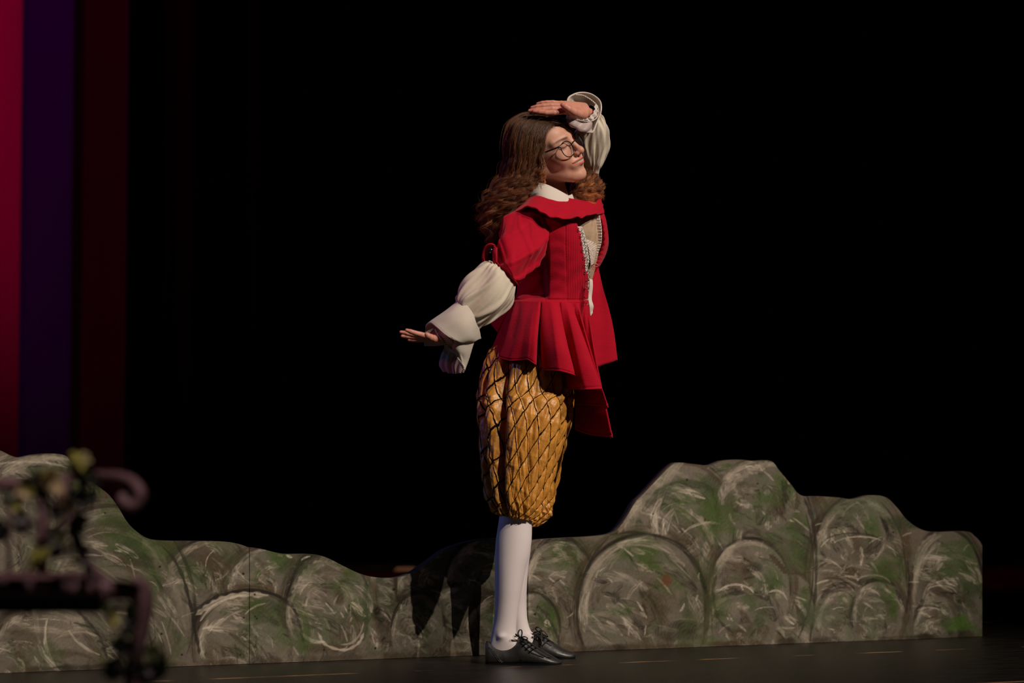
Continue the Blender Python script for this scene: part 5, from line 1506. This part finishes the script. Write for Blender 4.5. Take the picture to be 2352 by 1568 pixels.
# front leg
def floor_z(pts):
    w = PP(pts); return w
leg = PP([(298, 1356, YB), (318, 1368, YB), (329, 1395, YB), (328, 1432, YB), (318, 1475, YB), (308, 1520, YB), (304, 1580, YB), (312, 1700, YB)])
leg = np.vstack([leg, [(leg[-1][0] + .01, YB, .012)]])
v_, f_ = tube(catmull(leg, 70), .0135, 12); new_obj('leg', v_, f_, M['iron'], bench)
leg2 = leg + np.array((-.04, .40, 0)); v_, f_ = tube(catmull(leg2, 70), .0135, 12); new_obj('leg', v_, f_, M['iron'], bench)
for dx in (-1.25,):
    for dy in (0, .40):
        v_, f_ = tube(catmull(leg * np.array((1, 1, 1)) + np.array((dx, dy, 0)), 70), .0135, 12); 
        v_[:, 0] = v_[:, 0]
        new_obj('leg', v_, f_, M['iron'], bench)
# arm with scroll, S-shaped support
arm = [(96, 1116, YB + .32), (150, 1098, YB + .20), (200, 1094, YB + .06), (250, 1094, YB - .01), (285, 1098, YB - .04), (310, 1112, YB - .06), (322, 1134, YB - .07), (316, 1158, YB - .07), (298, 1163, YB - .07), (282, 1150, YB - .065), (282, 1136, YB - .06)]
v_, f_ = tube(catmull(PP(arm), 120), np.interp(np.linspace(0, 1, 120), [0, .5, .75, 1], [.008, .010, .012, .008]), 12)
new_obj('armrest', v_, f_, M['iron'], bench)
sup = [(150, 1100, YB + .10), (146, 1130, YB + .08), (152, 1165, YB + .05), (164, 1195, YB + .03), (176, 1240, YB + .01), (198, 1290, YB), (232, 1326, YB), (262, 1345, YB)]
v_, f_ = tube(catmull(PP(sup), 80), .010, 12)
new_obj('arm_support', v_, f_, M['iron'], bench)
mb = MB()
v_, f_ = tube(catmull(PP([(-560, 1112, YB + .40), (-200, 1110, YB + .40), (60, 1112, YB + .40), (120, 1116, YB + .38)]), 60), .011, 12); mb.add(v_, f_)
bx = P(60, 1112, YB + .40)
for i in range(13):
    x = bx[0] - .03 - i * .075
    v_, f_ = tube([(x, YB + .40, a[2]), (x, YB + .40, bx[2])], .004, 8); mb.add(v_, f_)
v_, f_ = tube([(bx[0] + .03, YB + .40, a[2] - .01), (bx[0] + .03, YB + .40, bx[2])], .010, 8); mb.add(v_, f_)
mb.obj('backrest', M['iron'], bench)

# ivy trained over the arm and down the leg
ivy = empty('ivy_vine', (0, 0, 0))
tag(ivy, 'trailing ivy with dark and yellow-green leaves wound over the iron bench arm', 'plant')
ri = np.random.default_rng(23)
iv = MB(); stem = MB()
vines = [[(-60, 1130, YB + .1), (20, 1120, YB + .02), (80, 1108, YB - .03), (130, 1120, YB - .04), (170, 1090, YB - .04), (186, 1060, YB - .03)],
         [(100, 1110, YB), (125, 1150, YB - .04), (140, 1180, YB - .04), (135, 1230, YB - .04), (125, 1275, YB - .03)],
         [(20, 1120, YB), (45, 1165, YB - .03), (60, 1205, YB - .03), (90, 1260, YB - .04), (95, 1300, YB - .03)],
         [(190, 1090, YB - .03), (195, 1130, YB - .04), (185, 1180, YB - .04), (180, 1250, YB - .03), (215, 1310, YB - .02)],
         [(215, 1310, YB - .02), (240, 1370, YB - .03), (262, 1420, YB - .03), (285, 1470, YB - .03), (300, 1520, YB - .03), (320, 1600, YB - .03)]]
for vn in vines:
    v_, f_ = tube(catmull(PP(vn), 50), .0028, 6); stem.add(v_, f_)
stem.obj('stem', M['iron'], ivy)
leaf_shape = [(0, 0), (.30, -.12), (.55, .08), (.42, .28), (.62, .55), (.30, .60), (0, 1.05), (-.30, .60), (-.62, .55), (-.42, .28), (-.55, .08), (-.30, -.12)]


def leaf(px, py, Y, size, c, tilt=None):
    o_ = P(px, py, Y)
    ax_ = ri.normal(size=3); ax_[2] -= .6; ax_ /= np.linalg.norm(ax_)
    n_ = np.array((0.25, -1, .45)) + ri.normal(size=3) * .35
    n_ -= ax_ * (n_ @ ax_); n_ /= np.linalg.norm(n_); sd = np.cross(ax_, n_)
    v = [o_ + size * (sd * 0 + ax_ * 0)]
    rim_ = [o_ + size * (sd * x + ax_ * (y - .45)) + n_ * size * (.12 * (abs(x) * 1.2) + .05 * sin(y * 4)) for x, y in leaf_shape]
    mid_ = [o_ + size * (sd * x * .5 + ax_ * ((y - .45) * .5)) - n_ * size * .03 for x, y in leaf_shape]
    vv = v + mid_ + rim_; k = len(leaf_shape)
    f = [(0, 1 + i, 1 + (i + 1) % k) for i in range(k)] + [(1 + i, 1 + k + i, 1 + k + (i + 1) % k, 1 + (i + 1) % k) for i in range(k)]
    iv.add(vv, f, np.array(c))


YG = (0.42, 0.43, 0.09); CR = (0.8, 0.68, 0.33); DG = (0.008, 0.014, 0.006); MG = (0.05, 0.07, 0.015)  # variegated leaf colours; the bright ones also carry painted stage light
for (x, y, s_, c) in [(182, 1056, .026, YG), (176, 1074, .024, MG), (190, 1082, .022, MG), (115, 1100, .022, CR), (126, 1118, .022, CR), (108, 1096, .018, YG), (155, 1165, .022, CR), (150, 1150, .018, CR), (53, 1128, .020, CR), (34, 1158, .018, YG),
                      (60, 1112, .018, MG), (90, 1275, .026, YG), (86, 1295, .022, YG), (150, 1250, .018, MG), (158, 1270, .016, MG), (258, 1420, .022, YG), (262, 1434, .016, YG), (352, 1500, .022, MG), (370, 1512, .018, MG), (62, 1130, .016, YG)]:
    for k_ in range(2): leaf(x + ri.normal() * 2, y + ri.normal() * 3, YB - .07 - .01 * k_, s_ * 1.25, c)
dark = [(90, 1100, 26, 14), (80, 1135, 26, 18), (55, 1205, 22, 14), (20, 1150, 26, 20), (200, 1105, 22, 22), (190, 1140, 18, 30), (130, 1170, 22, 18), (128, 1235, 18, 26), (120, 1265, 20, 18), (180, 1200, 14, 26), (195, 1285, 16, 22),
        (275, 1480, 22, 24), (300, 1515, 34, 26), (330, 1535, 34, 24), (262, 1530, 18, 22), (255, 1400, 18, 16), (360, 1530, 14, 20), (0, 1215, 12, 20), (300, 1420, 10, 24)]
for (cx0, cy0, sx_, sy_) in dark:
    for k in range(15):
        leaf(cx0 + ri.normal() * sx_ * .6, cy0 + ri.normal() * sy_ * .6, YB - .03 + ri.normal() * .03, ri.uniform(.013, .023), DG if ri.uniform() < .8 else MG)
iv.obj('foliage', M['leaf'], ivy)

# stand each empty at the base of its thing without moving the parts
from mathutils import Matrix
for e, loc in ((root, (0.02, 0.0, 0.0)), (bench, (-1.0, YB + .2, 0.0)), (ivy, (-0.85, YB, 0.0))):
    e.location = loc
    for ch in e.children:
        ch.matrix_parent_inverse = Matrix.Translation(loc).inverted()
